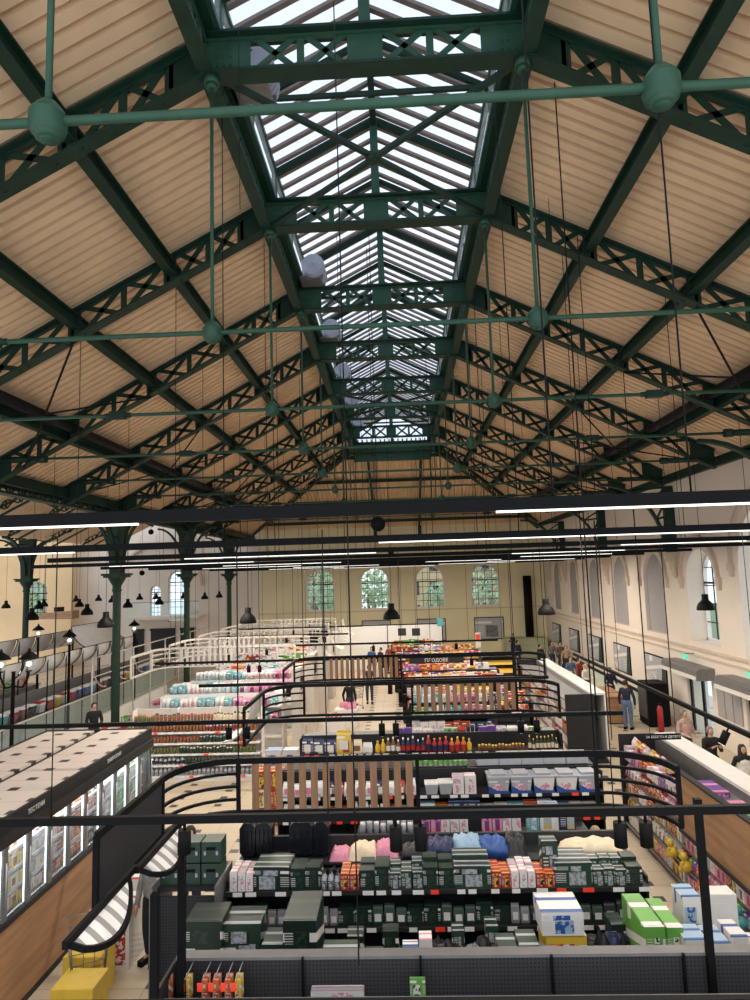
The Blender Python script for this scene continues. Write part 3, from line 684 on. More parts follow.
# ------------------------------------------------------------------ header frames over the shelf rows
ZH0, ZH1 = 2.95, 3.6
def header(y, x0, x1, slx, m, label, r=.75, back=1.75, backr=.0, nsl=None, posts=(), sidepanel=False, ncurve=4):
    """rounded header frame: straight along x, quarter curves at the ends running back towards the viewer"""
    t = thing('header_frame', label, 'frame', ((x0+x1)/2, y, ZH0))
    def path(z):
        pts = [(x0, y-r-back, z), (x0, y-r, z)]
        for q in range(1, 9):
            a = PI/2*q/8; pts.append((x0+r*(1-math.cos(a)), y-r+r*math.sin(a), z))
        pts2 = [(x1-r*(1-math.cos(PI/2*q/8)), y-r+r*math.sin(PI/2*q/8), z) for q in range(8, 0, -1)]
        return pts+pts2+[(x1, y-r, z), (x1, y-r-.01-backr, z)]
    def rail(z, h, w): 
        mb = MB(); p = path(z)
        for a, b in zip(p, p[1:]): mb.bar(a, b, w, h)
        return mb
    link('top_rail', rail(ZH1, .075, .045), m, t); link('bottom_rail', rail(ZH0, .05, .045), m, t)
    for e in range(ncurve-1):
        z = ZH0+(ZH1-ZH0)*(e+1)/ncurve; p = path(z)
        for seg in (p[1:10], p[10:-1]):
            mb = MB()
            for a, b in zip(seg, seg[1:]): mb.bar(a, b, .035, .035)
            link('curved_rail', mb, m, t)
    for px, py in [(x0, y-r), (x0+r, y), (x1-r, y), (x1, y-r), (x0, y-r-back)]+[(q, y) for q in posts]:
        link('post', MB().box(px-.025, px+.025, py-.025, py+.025, ZH0, ZH1), m, t)
    if slx:
        a, b = slx; n = nsl or int((b-a)/.165)
        for q in range(n+1):
            x = a+(b-a)*(q+.5)/(n+1)
            link('slat', MB().box(x-.045, x+.045, y-.012, y+.012, ZH0+.03, ZH1-.04), SLATW if m is BLACK else m, t)
    if sidepanel:
        link('mesh_panel', MB().box(x0-.008, x0+.008, y-r-back+.03, y-r-.03, ZH0+.03, ZH1-.04), PERF, t)
        for j, (yy, s) in enumerate(((y-r-.45, .32), (y-r-1.0, .3))):
            tp = MB()
            for q in range(12):
                a0, a1 = 2*PI*q/12, 2*PI*(q+1)/12
                tp.bar((x0-.014, yy+.12*math.cos(a0), 3.25+.18*math.sin(a0)), (x0-.014, yy+.12*math.cos(a1), 3.25+.18*math.sin(a1)), .012, .02, (1, 0, 0))
            link('pictogram', tp, GREYM, t)
    # hangers
    for px in (x0+r, x1-r): link('hanger', MB().cyl((px, y, ZH1), (px, y, 6.5), .01, 5), DUCT, t)
    return t
header(3.62, -4.6, 3.9, (.1, 3.1), BLACK, 'black header frame with oak slats at the bottom edge, nearest to the viewer', nsl=19)
header(8.6, -2.95, 3.24, (-2.05, .14), BLACK, 'black rounded header frame with oak slats on its left half, second nearest', nsl=13, posts=(.17,), sidepanel=True)
header(14.5, -2.95, 3.24, (.26, 2.5), BLACK, 'black rounded header frame with oak slats on its right half, third nearest', nsl=13, posts=(.2,))
header(19.4, -3.1, 4.0, (-2.2, -.1), BLACK, 'black rounded header frame with oak slats at the left, farthest dark one', nsl=12, posts=(-.05,))
for j, y in enumerate((23.5, 27, 30.5, 34, 37.5)):
    header(y, -8.7, -3.7, ((-8, -6) if j < 2 else (-7.5, -4.5)), CREAMFR, 'cream white rounded header frame over the left shelving, %s to the viewer' % ORD[j], nsl=9 if j < 2 else 11, back=1.8)
# upright posts that carry the front frame
for j, (u, v, D, z1) in enumerate(((692, 950, 7.0, 3.55), (173, 973, 6.75, 3.3), (145, 1003, 6.3, 3.0))):
    x = (u-401)/F*D
    single('upright_post', MB().box(x-.035, x+.035, D-.035, D+.035, .1, z1), BLACK, ('black upright post at the right of the nearest shelf unit', 'black upright post at the left end of the nearest shelf unit', 'short black upright post beside the striped awning')[j], 'post', origin=(x, D, .1))

# ------------------------------------------------------------------ shelving
def gondola(x0, x1, y, label, shelves=(.15, .72, 1.21, 1.69), top=2.0, depth=.5, m=CHAR, bay=1.33, tags=True, ends=True, perf=False, back=None):
    t = thing('shelf_unit', label, 'shelving', ((x0+x1)/2, y, 0))
    link('back_panel', MB().box(x0, x1, y+depth, y+depth+.06, .05, top), back or (PERF if perf else m), t)
    link('base', MB().box(x0, x1, y, y+depth, 0, .13), m, t)
    n = max(1, round((x1-x0)/bay))
    for z in shelves:
        s = link('shelf', MB().box(x0, x1, y+.0, y+depth, z-.03, z), m, t)
        link('price_rail', MB().box(x0, x1, y-.025, y, z-.05, z+.005), m, s)
        if tags:
            mb = MB(); mr = MB(); x = x0+.1
            while x < x1-.15:
                w = R.choice((.11, .13, .15)); (mr if R.random() < .2 else mb).box(x, x+w, y-.031, y-.026, z-.052, z+.004); x += w+R.uniform(.03, .3)
            link('price_tag', mb, WHT, s); 
            if mr.v: link('price_tag', mr, REDT, s)
    for q in range(n+1):
        x = x0+(x1-x0)*q/n
        link('upright', MB().box(x-.02, x+.02, y+depth-.05, y+depth+.08, 0, top+.02), m, t)
    if ends:
        for x in (x0-.02, x1+.02): link('end_panel', MB().box(x-.015, x+.015, y+.15, y+depth+.06, 0, top), m, t)
    return t
# product prototypes: single meshes or with cap / label parts; placed by copying
PC = {}
def proto(kind, mats_, dims):
    key = (kind, mats_, dims)
    if key in PC: return PC[key]
    w, d, h = dims; A = [MATS[q] for q in mats_.split('|')]; parts = []
    body = MB()
    if kind == 'carton':
        body.box(-w/2, w/2, -d/2, d/2, 0, h); parts = [('lid_flap', MB().box(-w*.46, w*.46, -d*.46, d*.46, h, h+.004).box(-w*.46, w*.2, -d/2-.003, -d/2, h*.62, h*.86))]
    elif kind == 'bottle':
        body.lathe((0, 0, 0), [(.001, 0), (w/2, .005), (w/2, h*.55), (w*.42, h*.65), (w*.17, h*.8), (w*.16, h*.88)], 10); parts = [('cap', MB().lathe((0, 0, 0), [(w*.19, h*.86), (w*.19, h), (.001, h)], 8)), ('label', MB().lathe((0, 0, 0), [(w*.51, h*.15), (w*.51, h*.5)], 10))]
    elif kind == 'jar':
        body.lathe((0, 0, 0), [(.001, 0), (w/2, .005), (w/2, h*.78), (w*.4, h*.85)], 10); parts = [('lid', MB().lathe((0, 0, 0), [(w*.44, h*.84), (w*.44, h), (.001, h)], 10))]
    elif kind == 'bag':
        vs = []; 
        for z, a, b in ((0, .46, .42), (.12, .5, .5), (.5, .5, .46), (.82, .46, .2), (.9, .44, .05), (1, .46, .03)):
            vs += [(-a*w, -b*d, z*h), (a*w, -b*d, z*h), (a*w, b*d, z*h), (-a*w, b*d, z*h)]
        body.add(vs, [(0, 3, 2, 1)]+[(4*i+j, 4*i+(j+1) % 4, 4*i+4+(j+1) % 4, 4*i+4+j) for i in range(5) for j in range(4)]+[(20, 21, 22, 23)], 0, False)
        parts = [('label', MB().add([(-.3*w, -.5*d-.004, .2*h), (.3*w, -.5*d-.004, .2*h), (.3*w, -.47*d-.004, .6*h), (-.3*w, -.47*d-.004, .6*h)], [(0, 1, 2, 3)]))]
    elif kind == 'tub':
        vs = [(-.4*w, -.4*d, 0), (.4*w, -.4*d, 0), (.4*w, .4*d, 0), (-.4*w, .4*d, 0), (-.5*w, -.5*d, h*.85), (.5*w, -.5*d, h*.85), (.5*w, .5*d, h*.85), (-.5*w, .5*d, h*.85)]
        body.add(vs, [(0, 3, 2, 1), (0, 1, 5, 4), (1, 2, 6, 5), (2, 3, 7, 6), (3, 0, 4, 7)]); parts = [('lid', MB().box(-.52*w, .52*w, -.52*d, .52*d, h*.85, h*.93).box(-.35*w, .35*w, -.35*d, .35*d, h*.93, h))]
    elif kind == 'roll_pack':
        for i in range(2):
            for j in range(2): body.lathe((w*(i-.5)/2, d*(j-.5)/2, 0), [(.001, 0), (w*.26, 0), (w*.26, h), (.06*w, h), (.06*w, h-.02)], 10)
        parts = [('wrapper_band', MB().box(-w*.51, w*.51, -d*.51, d*.51, h*.25, h*.7))]
    PC[key] = (body, parts, A, {}, kind); return PC[key]
NAMES = {'carton': 'carton', 'bottle': 'bottle', 'jar': 'jar', 'bag': 'packet', 'tub': 'storage_box', 'roll_pack': 'roll_pack'}
def put(pr, loc, label, group, rot=0, scale=None, detail=True, noun=None):
    body, parts, A, cache, kind = pr
    if 'o' not in cache:
        o = link(NAMES[kind], body, A[0]); cache['o'] = o; cache['detail'] = detail
        cache['kids'] = [(nm, link(nm, mb, A[min(i+1, len(A)-1)], o)) for i, (nm, mb) in enumerate(parts)] if detail else []
        o.location = loc
    else:
        src = cache['o']; o = src.copy(); COL.objects.link(o); o.location = loc
        if detail:
            for nm, k in cache['kids']:
                c = k.copy(); COL.objects.link(c); c.parent = o
    o.rotation_euler = (0, 0, rot); o.scale = scale or (1, 1, 1)
    if noun: o.name = noun
    return tag(o, label, (noun or NAMES[kind]).replace('_', ' '), group)
P3 = dict(green=(38, 62, 48), dgreen=(24, 40, 32), white=(225, 222, 218), red=(172, 44, 46), orange=(214, 112, 56), yellow=(216, 180, 62), blue=(48, 84, 150), lblue=(150, 178, 202),
          teal=(84, 160, 164), pink=(218, 140, 166), purple=(110, 70, 150), brown=(130, 90, 60), black=(34, 34, 38), grey=(130, 130, 134), cream=(228, 210, 180), lime=(104, 168, 72), navy=(36, 44, 84), silver=(170, 172, 178))
for n_, c_ in P3.items(): mat('plain_'+n_, c_, .45, 0, .06)
mat('plain_amber', (150, 92, 56), .4, 0, .1); mat('plain_olive', (96, 104, 60), .4, 0, .1); mat('plain_wine', (132, 54, 48), .4, 0, .1)
def pk(name, *cs, scale=(9, 9, 9)): pack('print_'+name, [P3[c] for c in cs]); pack_far('far_print_'+name, [P3[c] for c in cs]); return 'print_'+name
TOOLG = pk('tool', 'green', 'dgreen', 'silver', 'grey', 'silver', scale=(7, 7, 9))
TOOLD = pk('tooldark', 'dgreen', 'dgreen', 'green', 'dgreen', scale=(5, 5, 12))
MIXR = pk('mixred', 'red', 'white', 'yellow', 'black', scale=(14, 14, 11)); MIXP = pk('mixpink', 'pink', 'white', 'purple', 'red', scale=(14, 14, 11))
MIXY = pk('mixyellow', 'yellow', 'white', 'red', 'brown', scale=(12, 12, 10)); MIXB = pk('mixblue', 'navy', 'white', 'lblue', 'yellow', scale=(12, 12, 10))
MIXW = pk('mixwhite', 'white', 'silver', 'pink', 'white', 'grey', scale=(12, 12, 10)); MIXT = pk('mixteal', 'teal', 'white', 'lblue', 'white', scale=(10, 10, 8))
MIXG = pk('mixgreen', 'lime', 'lime', 'white', 'green', scale=(12, 12, 10)); MIXU = pk('mixpurple', 'purple', 'white', 'pink', 'purple', scale=(12, 12, 10)); MIXO = pk('mixorange', 'orange', 'yellow', 'white', 'red', scale=(12, 12, 10))
REDW = pk('redwhite', 'white', 'white', 'red', 'white', scale=(1.2, 1.2, 1.1)); BLUEBOX = pk('bluebox', 'white', 'lblue', 'blue', 'lblue', scale=(4, 4, 8)); COLNAME = {MIXR: 'red', MIXP: 'pink', MIXY: 'yellow', MIXB: 'blue', MIXW: 'white', MIXT: 'teal', MIXG: 'green', MIXU: 'purple', MIXO: 'orange', TOOLG: 'green', TOOLD: 'dark green'}
def run(x0, x1, y, z, items, where, depthn=1, gap=.012, detail=True, axis='x', jitter=.0, far=False, noun=None):
    """fill a stretch of shelf with facings; each item (kind, mats, dims, run length, colour word)"""
    x = x0; i = 0; FB = MB(); FM = []
    while x < x1:
        kind, ms, dims, cnt, cw = items[i % len(items)] if isinstance(items, list) else items(i); i += 1
        pr = proto(kind, ms, dims)
        for q in range(cnt):
            w = dims[0]
            if x+w > x1: x = x1+1; break
            for dd in range(depthn):
                yy = y+dims[1]*(.5+dd*1.04)+R.uniform(0, jitter)
                if far:
                    mm = MATS.get('far_'+ms.split('|')[0]) or MATS[ms.split('|')[0]]
                    if mm not in FM: FM.append(mm)
                    b_ = pr[0]; k_ = len(FB.v); hh = R.uniform(.85, 1.1)
                    FB.v += [(v_[0]+x+w/2, v_[1]+yy, v_[2]*hh+z+.001) for v_ in b_.v]; FB.f += [[k_+q_ for q_ in f_] for f_ in b_.f]; FB.m += [FM.index(mm)]*len(b_.f); FB.sm += b_.sm
                    continue
                nm = (noun or NAMES[kind]).replace('_', ' ')
                lb = '%s %s %s' % (cw, nm, where); loc = (x+w/2, yy, z+.001) if axis == 'x' else (y+(yy-y)*axis_s, x+w/2, z+.001)
                put(pr, loc, lb, lb.replace(' '+nm, ' '+nm+'s', 1), R.uniform(-.04, .04)+(0 if axis == 'x' else (PI/2*-axis_s)), (1, 1, R.uniform(.82, 1.12)), detail, noun if kind == 'carton' else None)
            x += w+gap
    if far and FB.v:
        o = single('packaged_goods', FB, FM, 'small distant packaged goods standing '+where, 'goods', origin=((x0+x1)/2, y, z)); o['kind'] = 'stuff'
axis_s = 1

# ------------------------------------------------------------------ freezer block on the left
FX, FX0, FZ = -5.6, -8.0, 2.74
fz = thing('freezer_block', 'long back-to-back block of glass-door freezers with tiled top and oak plinth', 'freezer', (-6.8, 10, 0))
FY0, FY1 = 5.6, 14.6
link('tiled_top', MB().box(FX0+.05, -6.88, FY0, FY1, FZ-.1, FZ).box(-6.72, FX-.05, FY0, FY1, FZ-.1, FZ), TOPM, fz)
link('gutter', MB().box(-6.88, -6.72, FY0, FY1, FZ-.1, FZ-.04), CHAR, fz)
link('fascia', MB().box(FX-.05, FX, FY0, FY1, FZ-.2, FZ+.02).box(FX-.03, FX+.06, FY0, FY1, FZ-.36, FZ-.2).box(FX0, FX0+.05, FY0, FY1, FZ-.3, FZ+.02).box(FX0, FX, FY1, FY1+.05, FZ-.3, FZ+.02), CHAR, fz)
link('plinth', MB().box(FX-.05, FX, FY0, 12.35, .06, 1.28), OAK, fz)
link('dark_plinth', MB().box(FX-.05, FX, 12.35, FY1, .06, 1.28).box(FX-.04, FX+.02, FY0, FY1, 0, .08).box(FX-.06, FX+.03, FY0, FY1, 1.28, 1.36), CHAR, fz)
link('back_wall', MB().box(-6.9, -6.8, FY0, FY1, 0, FZ-.1).box(-6.8, FX-.1, FY0, FY1, 1.26, 1.3), WHITE, fz)
link('end_wall', MB().box(FX0, FX, FY1-.04, FY1, 0, FZ-.3).box(FX0, FX0+.04, FY0, FY1, 0, FZ-.3), CHAR, fz)
nd = 15; dw = (FY1-FY0)/nd
for zz in (1.3, 1.58, 1.86, 2.14):
    s = link('freezer_shelf', MB().box(-6.75, FX-.16, FY0, FY1-.05, zz-.015, zz), WHITE, fz)
    link('price_rail', MB().box(FX-.165, FX-.15, FY0, FY1-.05, zz-.03, zz+.015), SILVER, s)
for i in range(nd):
    y = FY0+dw*i
    d = link('glass_door', MB().box(FX-.02, FX-.012, y+.05, y+dw-.05, 1.36, FZ-.36), CLEAR, fz)
    link('door_frame', MB().box(FX-.035, FX+.0, y, y+.055, 1.34, FZ-.36).box(FX-.035, FX, y+dw-.055, y+dw, 1.34, FZ-.36), GREYM, d)
    link('handle', MB().cyl((FX+.03, y+dw-.03, 1.55), (FX+.03, y+dw-.03, 2.15), .012, 6), SILVER, d)
    link('light_tube', MB().box(FX-.09, FX-.06, y-.006, y+.006, 1.36, FZ-.4), COLD, fz)
fl_ = bpy.data.lights.new('freezer_lamp', 'AREA'); fl_.shape = 'RECTANGLE'; fl_.size = 8.6; fl_.size_y = .05; fl_.energy = 70; fl_.color = (.92, .97, 1)
flo = bpy.data.objects.new('freezer_lamp', fl_); COL.objects.link(flo); flo.parent = fz; flo.location = (FX-.12+6.8, .1, FZ-.4); flo.rotation_euler = (0, -.5, PI/2); flo.rotation_euler = Vector((.75, 0, -1)).to_track_quat('Z', 'Y').to_euler(); flo.rotation_euler = Matrix(((0, .8, .6), (1, 0, 0), (0, .6, -.8))).to_euler(); flo.rotation_euler = Matrix(((0, -.8, .6), (1, 0, 0), (0, .6, .8))).to_euler()
def side_run(xf, y0, y1, z, mats, where, w=.16, h=.2, depth=.14, dirn=-1, kind='carton', detail=False, n=1, noun=None):
    """products on a shelf facing sideways; dirn is the way they face along x"""
    y = y0; i = 0
    while y < y1-w:
        ms = mats[i % len(mats)]; i += 1
        for q in range(R.randint(2, 4)):
            if y > y1-w: break
            pr = proto(kind, ms, (w, depth, h)); nm = (noun or NAMES[kind]).replace('_', ' ')
            cw = COLNAME.get(ms.split('|')[0], 'mixed'); lb = '%s %s %s' % (cw, nm, where)
            put(pr, (xf-dirn*depth*.55, y+w/2, z+.001), lb, lb.replace(' '+nm, ' '+nm+'s', 1), PI/2*(-dirn)*-1 if dirn > 0 else -PI/2, (1, 1, R.uniform(.8, 1.1)), detail, noun)
            y += w+.02
for q, zz in enumerate((1.3, 1.58, 1.86, 2.14)):
    side_run(FX-.2, 8.6, 14.4, zz, [MIXW, MIXY, MIXW, MIXR, MIXO, MIXB, MIXW, MIXG], 'behind the freezer doors on the %s shelf' % ('bottom', 'second', 'third', 'top')[q], .2, .2, .3, 1, noun='frozen_food_pack')
text_mesh('ТЕСТЕНИ', .1, (FX+.004, 9.95, FZ-.1), (PI/2, 0, PI/2), WHITE, fz, label='white sign letters on the dark fascia')
text_mesh('ЗАМРАЗЕНИ', .1, (FX+.004, 12.7, FZ-.1), (PI/2, 0, PI/2), WHITE, fz, label='white sign letters on the dark fascia')

# ------------------------------------------------------------------ nearest shelf unit (seen over the top) and its display plinth
NX0, NX1 = -2.45, 4.6
t = thing('shelf_unit', 'empty charcoal perforated shelf unit along the bottom edge, nearest to the viewer', 'shelving', (1, 7, 0)); t['front'] = 1
link('back_panel', MB().box(NX0, NX1, 7.0, 7.06, .1, 1.99), PERF, t)
link('top_cap', MB().box(NX0, NX1, 6.99, 7.14, 1.99, 2.02), LCHAR, t)
link('shelf', MB().box(NX0, NX1, 6.62, 7.0, 1.5, 1.53), CHAR, t)
link('base', MB().box(NX0, NX1, 6.55, 7.14, 0, .15), CHAR, t)
link('front_lip', MB().box(NX0, NX1, 6.58, 6.62, 1.66, 1.845), LCHAR, t)
m_ = MB(); x = NX0+.3
while x < NX1: m_.cyl((x, 6.575, 1.83), (x, 6.581, 1.83), .012, 8); x += .21
link('fixing_hole', m_, BLACK, t)
for x in (-1.1, .14, 1.5, 2.85, 4.2):
    link('upright', MB().box(x-.012, x+.012, 6.96, 7.0, .1, 2.02), BLACK, t)
link('end_panel', MB().box(NX0-.03, NX0, 6.3, 7.14, 0, 2.0), CHAR, t)
hk = None
for q, u in enumerate((163, 183, 201, 212, 224, 234)):
    x = (u-401)/F*6.86; lb = 'small blister pack on a hook with red price tag, %s from the left' % ('first', 'second', 'third', 'fourth', 'fifth', 'sixth')[q]
    if not hk:
        hk = thing('blister_pack', lb, 'packet', (x, 6.9, 1.7), 'blister packs hanging on the nearest unit')
        link('card', MB().box(x-.035, x+.035, 6.84, 6.87, 1.62, 1.94).box(x-.03, x+.03, 6.76, 6.79, 1.62, 1.93).box(x-.032, x+.032, 6.8, 6.83, 1.62, 1.94), MATS[MIXO], hk)
        link('hook', MB().cyl((x, 6.7, 1.97), (x, 6.99, 1.98), .006, 6), SILVER, hk)
        link('price_tag', MB().box(x-.055, x-.0, 6.69, 6.7, 1.86, 1.94), REDT, hk)
    else: dup(hk, (x, 6.9, 1.7), label=lb)
put(proto('carton', MIXW, (.55, .1, .1)), ((330-401)/F*6.8, 6.78, 1.64), 'pale long carton lying on the empty nearest shelf', None)
single('leaflet', MB().box(.02, .18, 6.9, 6.91, 1.66, 1.86), MATS[MIXG], 'small green and white leaflet standing on the empty nearest shelf', 'leaflet', origin=(.1, 6.9, 1.7))
t = thing('display_plinth', 'low charcoal display table behind the nearest empty shelf unit', 'table', (.5, 7.9, 0))
link('top', MB().box(-3.0, 4.9, 7.3, 8.85, 1.02, 1.06), CHAR, t)
for x in (-2.95, -1, 1, 3, 4.85):
    for y in (7.35, 8.8): link('leg', MB().box(x-.03, x+.03, y-.03, y+.03, 0, 1.02), CHAR, t)
def carton(u0, u1, D, z0, h, d, m, label, group=None, kind='carton', rot=0, detail=True):
    x0, x1 = (u0-401)/F*D, (u1-401)/F*D
    pr = proto(kind, m, (round(x1-x0, 3), d, h))
    return put(pr, ((x0+x1)/2, D+d/2, z0+.001), label, group, rot)
PLZ = 1.06
for a in ((174, 212, 8.0, .74, .5, TOOLD, 'big dark green toolbox carton, leftmost behind the nearest shelf'), (214, 252, 8.1, .66, .45, TOOLG, 'dark green carton with pale lid beside the big left carton'),
          (253, 274, 7.9, .52, .4, TOOLG, 'small dark green carton left of the tall green stack'), (275, 309, 7.75, .86, .75, TOOLD, 'tall dark green carton with white print, right of the small one'),
          (213, 238, 7.45, .5, .3, TOOLG, 'small green carton touching the top edge of the near shelf'), (313, 350, 7.6, .52, .4, TOOLG, 'flat green tool carton with white picture left of centre'),
          (359, 376, 7.6, .56, .16, TOOLG, 'narrow green box left of the round colourful dial'),
          (396, 412, 7.7, .6, .12, BLUEBOX, 'white printed sheet box right of the colourful dial'), (413, 426, 7.7, .66, .2, MIXW, 'narrow white box with pictures near the centre'),
          (492, 512, 7.6, .6, .35, TOOLG, 'pale green stack of packs centre right'), (513, 533, 7.6, .64, .35, TOOLG, 'pale green pack beside the white blue carton'),
          (540, 580, 7.75, .66, .5, MIXO, 'white and yellow carton under the blue one'),
          (638, 658, 7.6, .82, .8, MIXG, 'long bright green carton, left of the green pair'), (660, 676, 7.7, .76, .7, MIXG, 'bright green carton, right of the green pair'),
          (678, 700, 7.55, .7, .35, BLUEBOX, 'white blue carton beside the black post'), (704, 722, 7.55, .66, .4, BLUEBOX, 'small white blue carton right of the black post'), (724, 740, 7.6, .7, .4, BLUEBOX, 'white carton at the right edge of the table'),
          (676, 694, 8.2, .86, .35, BLUEBOX, 'white carton with blue picture, back row right'), (700, 728, 8.5, .74, .25, 'plain_white', 'plain white long carton, back row right')):
    u0, u1, D, h, d, m, lb = a; carton(u0, u1, D, PLZ, h, d, m, lb)
x0, x1 = (537-401)/F*7.7, (579-401)/F*7.7
put(proto('carton', BLUEBOX, (round(x1-x0, 3), .5, .26)), ((x0+x1)/2, 7.98, PLZ+.67), 'white and blue carton lying on top of the yellow one', None)
for j, (u0, u1, D, h, d, m, w_) in enumerate(((256, 272, 7.45, .42, .2, TOOLG, 'small green'), (322, 336, 7.45, .36, .2, REDW, 'small white and red'), (340, 356, 8.1, .5, .25, TOOLG, 'green'), (376, 392, 8.2, .5, .2, TOOLD, 'dark green'), (430, 442, 7.5, .42, .2, MIXW, 'small pale'), (446, 458, 8.2, .5, .2, TOOLG, 'green'), (464, 476, 7.45, .4, .2, TOOLD, 'small dark green'), (480, 492, 8.2, .55, .25, TOOLG, 'green'), (584, 600, 7.5, .38, .2, TOOLG, 'small green'), (604, 618, 8.3, .5, .3, TOOLD, 'dark green'), (620, 634, 7.5, .36, .2, MIXB, 'small blue'), (742, 760, 7.6, .6, .3, REDW, 'white and red'))):
    carton(u0, u1, D, PLZ, h, d, m, '%s box on the display table behind the near shelf, %s from left' % (w_, ('first', 'second', 'third', 'fourth', 'fifth', 'sixth', 'seventh', 'eighth', 'ninth', 'tenth', 'eleventh', 'last')[j]))
dl = MB().lathe(((386-401)/F*7.5, 7.5, 1.44), [(.001, -.01), (.13, -.01), (.13, .01), (.001, .01)], 20, 0, 'y').box((386-401)/F*7.5-.1, (386-401)/F*7.5+.1, 7.47, 7.56, PLZ, 1.36)
single('colour_wheel', dl, MATS[MIXO], 'round colourful dial standing near the centre bottom', 'toy', origin=((386-401)/F*7.5, 7.5, PLZ))
for j, (u, v, D, m) in enumerate(((440, 935, 8, 'plain_black'), (460, 938, 7.9, 'plain_grey'), (478, 936, 8, 'plain_black'), (590, 930, 8.1, 'plain_black'), (612, 925, 8.2, 'plain_navy'), (628, 935, 8, 'plain_black'))):
    x = (u-401)/F*D; b = MB()
    for q in range(5): b.lathe((x+R.uniform(-.12, .12), D+R.uniform(0, .25), PLZ), [(.001, 0), (.12, .02), (.13, .12), (.08, .22+R.uniform(0, .2)), (.001, .3+R.uniform(0, .2))], 8)
    single('tool_bag', b, MATS[m], 'dark soft bag on the display table, %s from the left' % ('first', 'second', 'third', 'fourth', 'fifth', 'sixth')[j], 'bag', 'soft bags on the display table', (x, D, PLZ))

# ------------------------------------------------------------------ row 1
R1 = 9.0
gondola(-2.5, 3.3, R1, 'charcoal shelf unit of green tool cartons with red and white price tags, second nearest', shelves=(.15, .7, 1.21, 1.69), top=1.76)
def tools(i):
    k = [('carton', TOOLG, (.3, .22, .28), 1, 'green printed'), ('carton', TOOLD, (.2, .2, .3), 2, 'dark green'), ('carton', MIXW, (.1, .2, .24), 3, 'narrow white'), ('carton', TOOLG, (.5, .25, .3), 1, 'wide green'), ('bottle', 'plain_silver|plain_black|'+TOOLG, (.08, .08, .24), 3, 'silver'), ('carton', TOOLG, (.14, .2, .26), 3, 'small green'), ('carton', MIXR, (.12, .2, .2), 2, 'red and white')]
    return k[(i*3+R.randint(0, 2)) % len(k)]
run(-2.45, 3.25, R1, 1.69, tools, 'on the top shelf of the green tool unit', 2, noun='tool_carton')
run(-2.4, 3.2, R1+.05, 1.21, lambda i: [('bag', 'plain_black|plain_silver', (.16, .1, .26), 3, 'black'), ('carton', TOOLD, (.22, .2, .24), 2, 'dark green'), ('bag', 'plain_green|plain_white', (.15, .1, .24), 3, 'green'), ('bag', 'plain_grey|plain_white', (.12, .08, .25), 2, 'grey')][(i*2+R.randint(0, 1)) % 4], 'on the second shelf of the green tool unit', noun='tool_carton')
# heaped cartons and folded clothes on the unit's top
put(proto('carton', TOOLG, (.22, .22, .52)), (1.02+1.0, R1+.3, 1.7), 'tall narrow green carton standing above its neighbours on the tool unit', None)
def rumple(loc, w, d, h, m, label, cat='clothes', nm='folded_clothes', group=None):
    rr = random.Random(hash((round(w*100), len(label))) & 255); b = MB(); n = 14; vs = []
    for j in range(n+1):
        for i in range(n+1):
            u, v = i/n*2-1, j/n*2-1; e = max(0, 1-abs(u)**6)*max(0, 1-abs(v)**6)
            vs.append((u*w/2*(1+.06*rr.uniform(-1, 1)), v*d/2, h*e*(.66+.14*math.sin(9*u+4*v+len(label))*math.cos(7*v-3*u))+h*.16*rr.random()*e))
    b.add([(loc[0]+p[0], loc[1]+p[1], loc[2]+p[2]) for p in vs], [(j*(n+1)+i, j*(n+1)+i+1, (j+1)*(n+1)+i+1, (j+1)*(n+1)+i) for j in range(n) for i in range(n)]+[[i for i in range(n, -1, -1)]], 0, True)
    return single(nm, b, m, label, cat, group, loc)
t = thing('shelf_unit', 'charcoal back unit of clothes and suitcases behind the green tool cartons', 'shelving', (.4, 9.9, 0))
link('back_panel', MB().box(-2.5, 3.3, 10.1, 10.16, .05, 2.0), PERF, t)
link('top_shelf', MB().box(-2.5, 3.3, 9.56, 10.1, 1.79, 1.82), CHAR, t)
for j, (u0, u1, m, h, nm) in enumerate(((327, 345, 'plain_pink', .12, 'pale pink'), (346, 372, 'plain_cream', .2, 'cream woolly'), (372, 392, 'plain_pink', .22, 'bright pink'), (398, 420, 'plain_black', .16, 'black'), (424, 450, 'plain_navy', .26, 'navy blue'), (450, 476, 'plain_lblue', .3, 'light denim blue'), (474, 503, 'plain_blue', .26, 'dark denim blue'), (502, 520, 'plain_black', .3, 'black and white'), (560, 612, 'plain_cream', .2, 'beige'))):
    D = 9.8; x0, x1 = (u0-401)/F*D, (u1-401)/F*D
    rumple(((x0+x1)/2, D, 1.825), (x1-x0)*1.2, .42, h*1.1, MATS[m], '%s folded clothing heaped behind the green tool cartons' % nm)
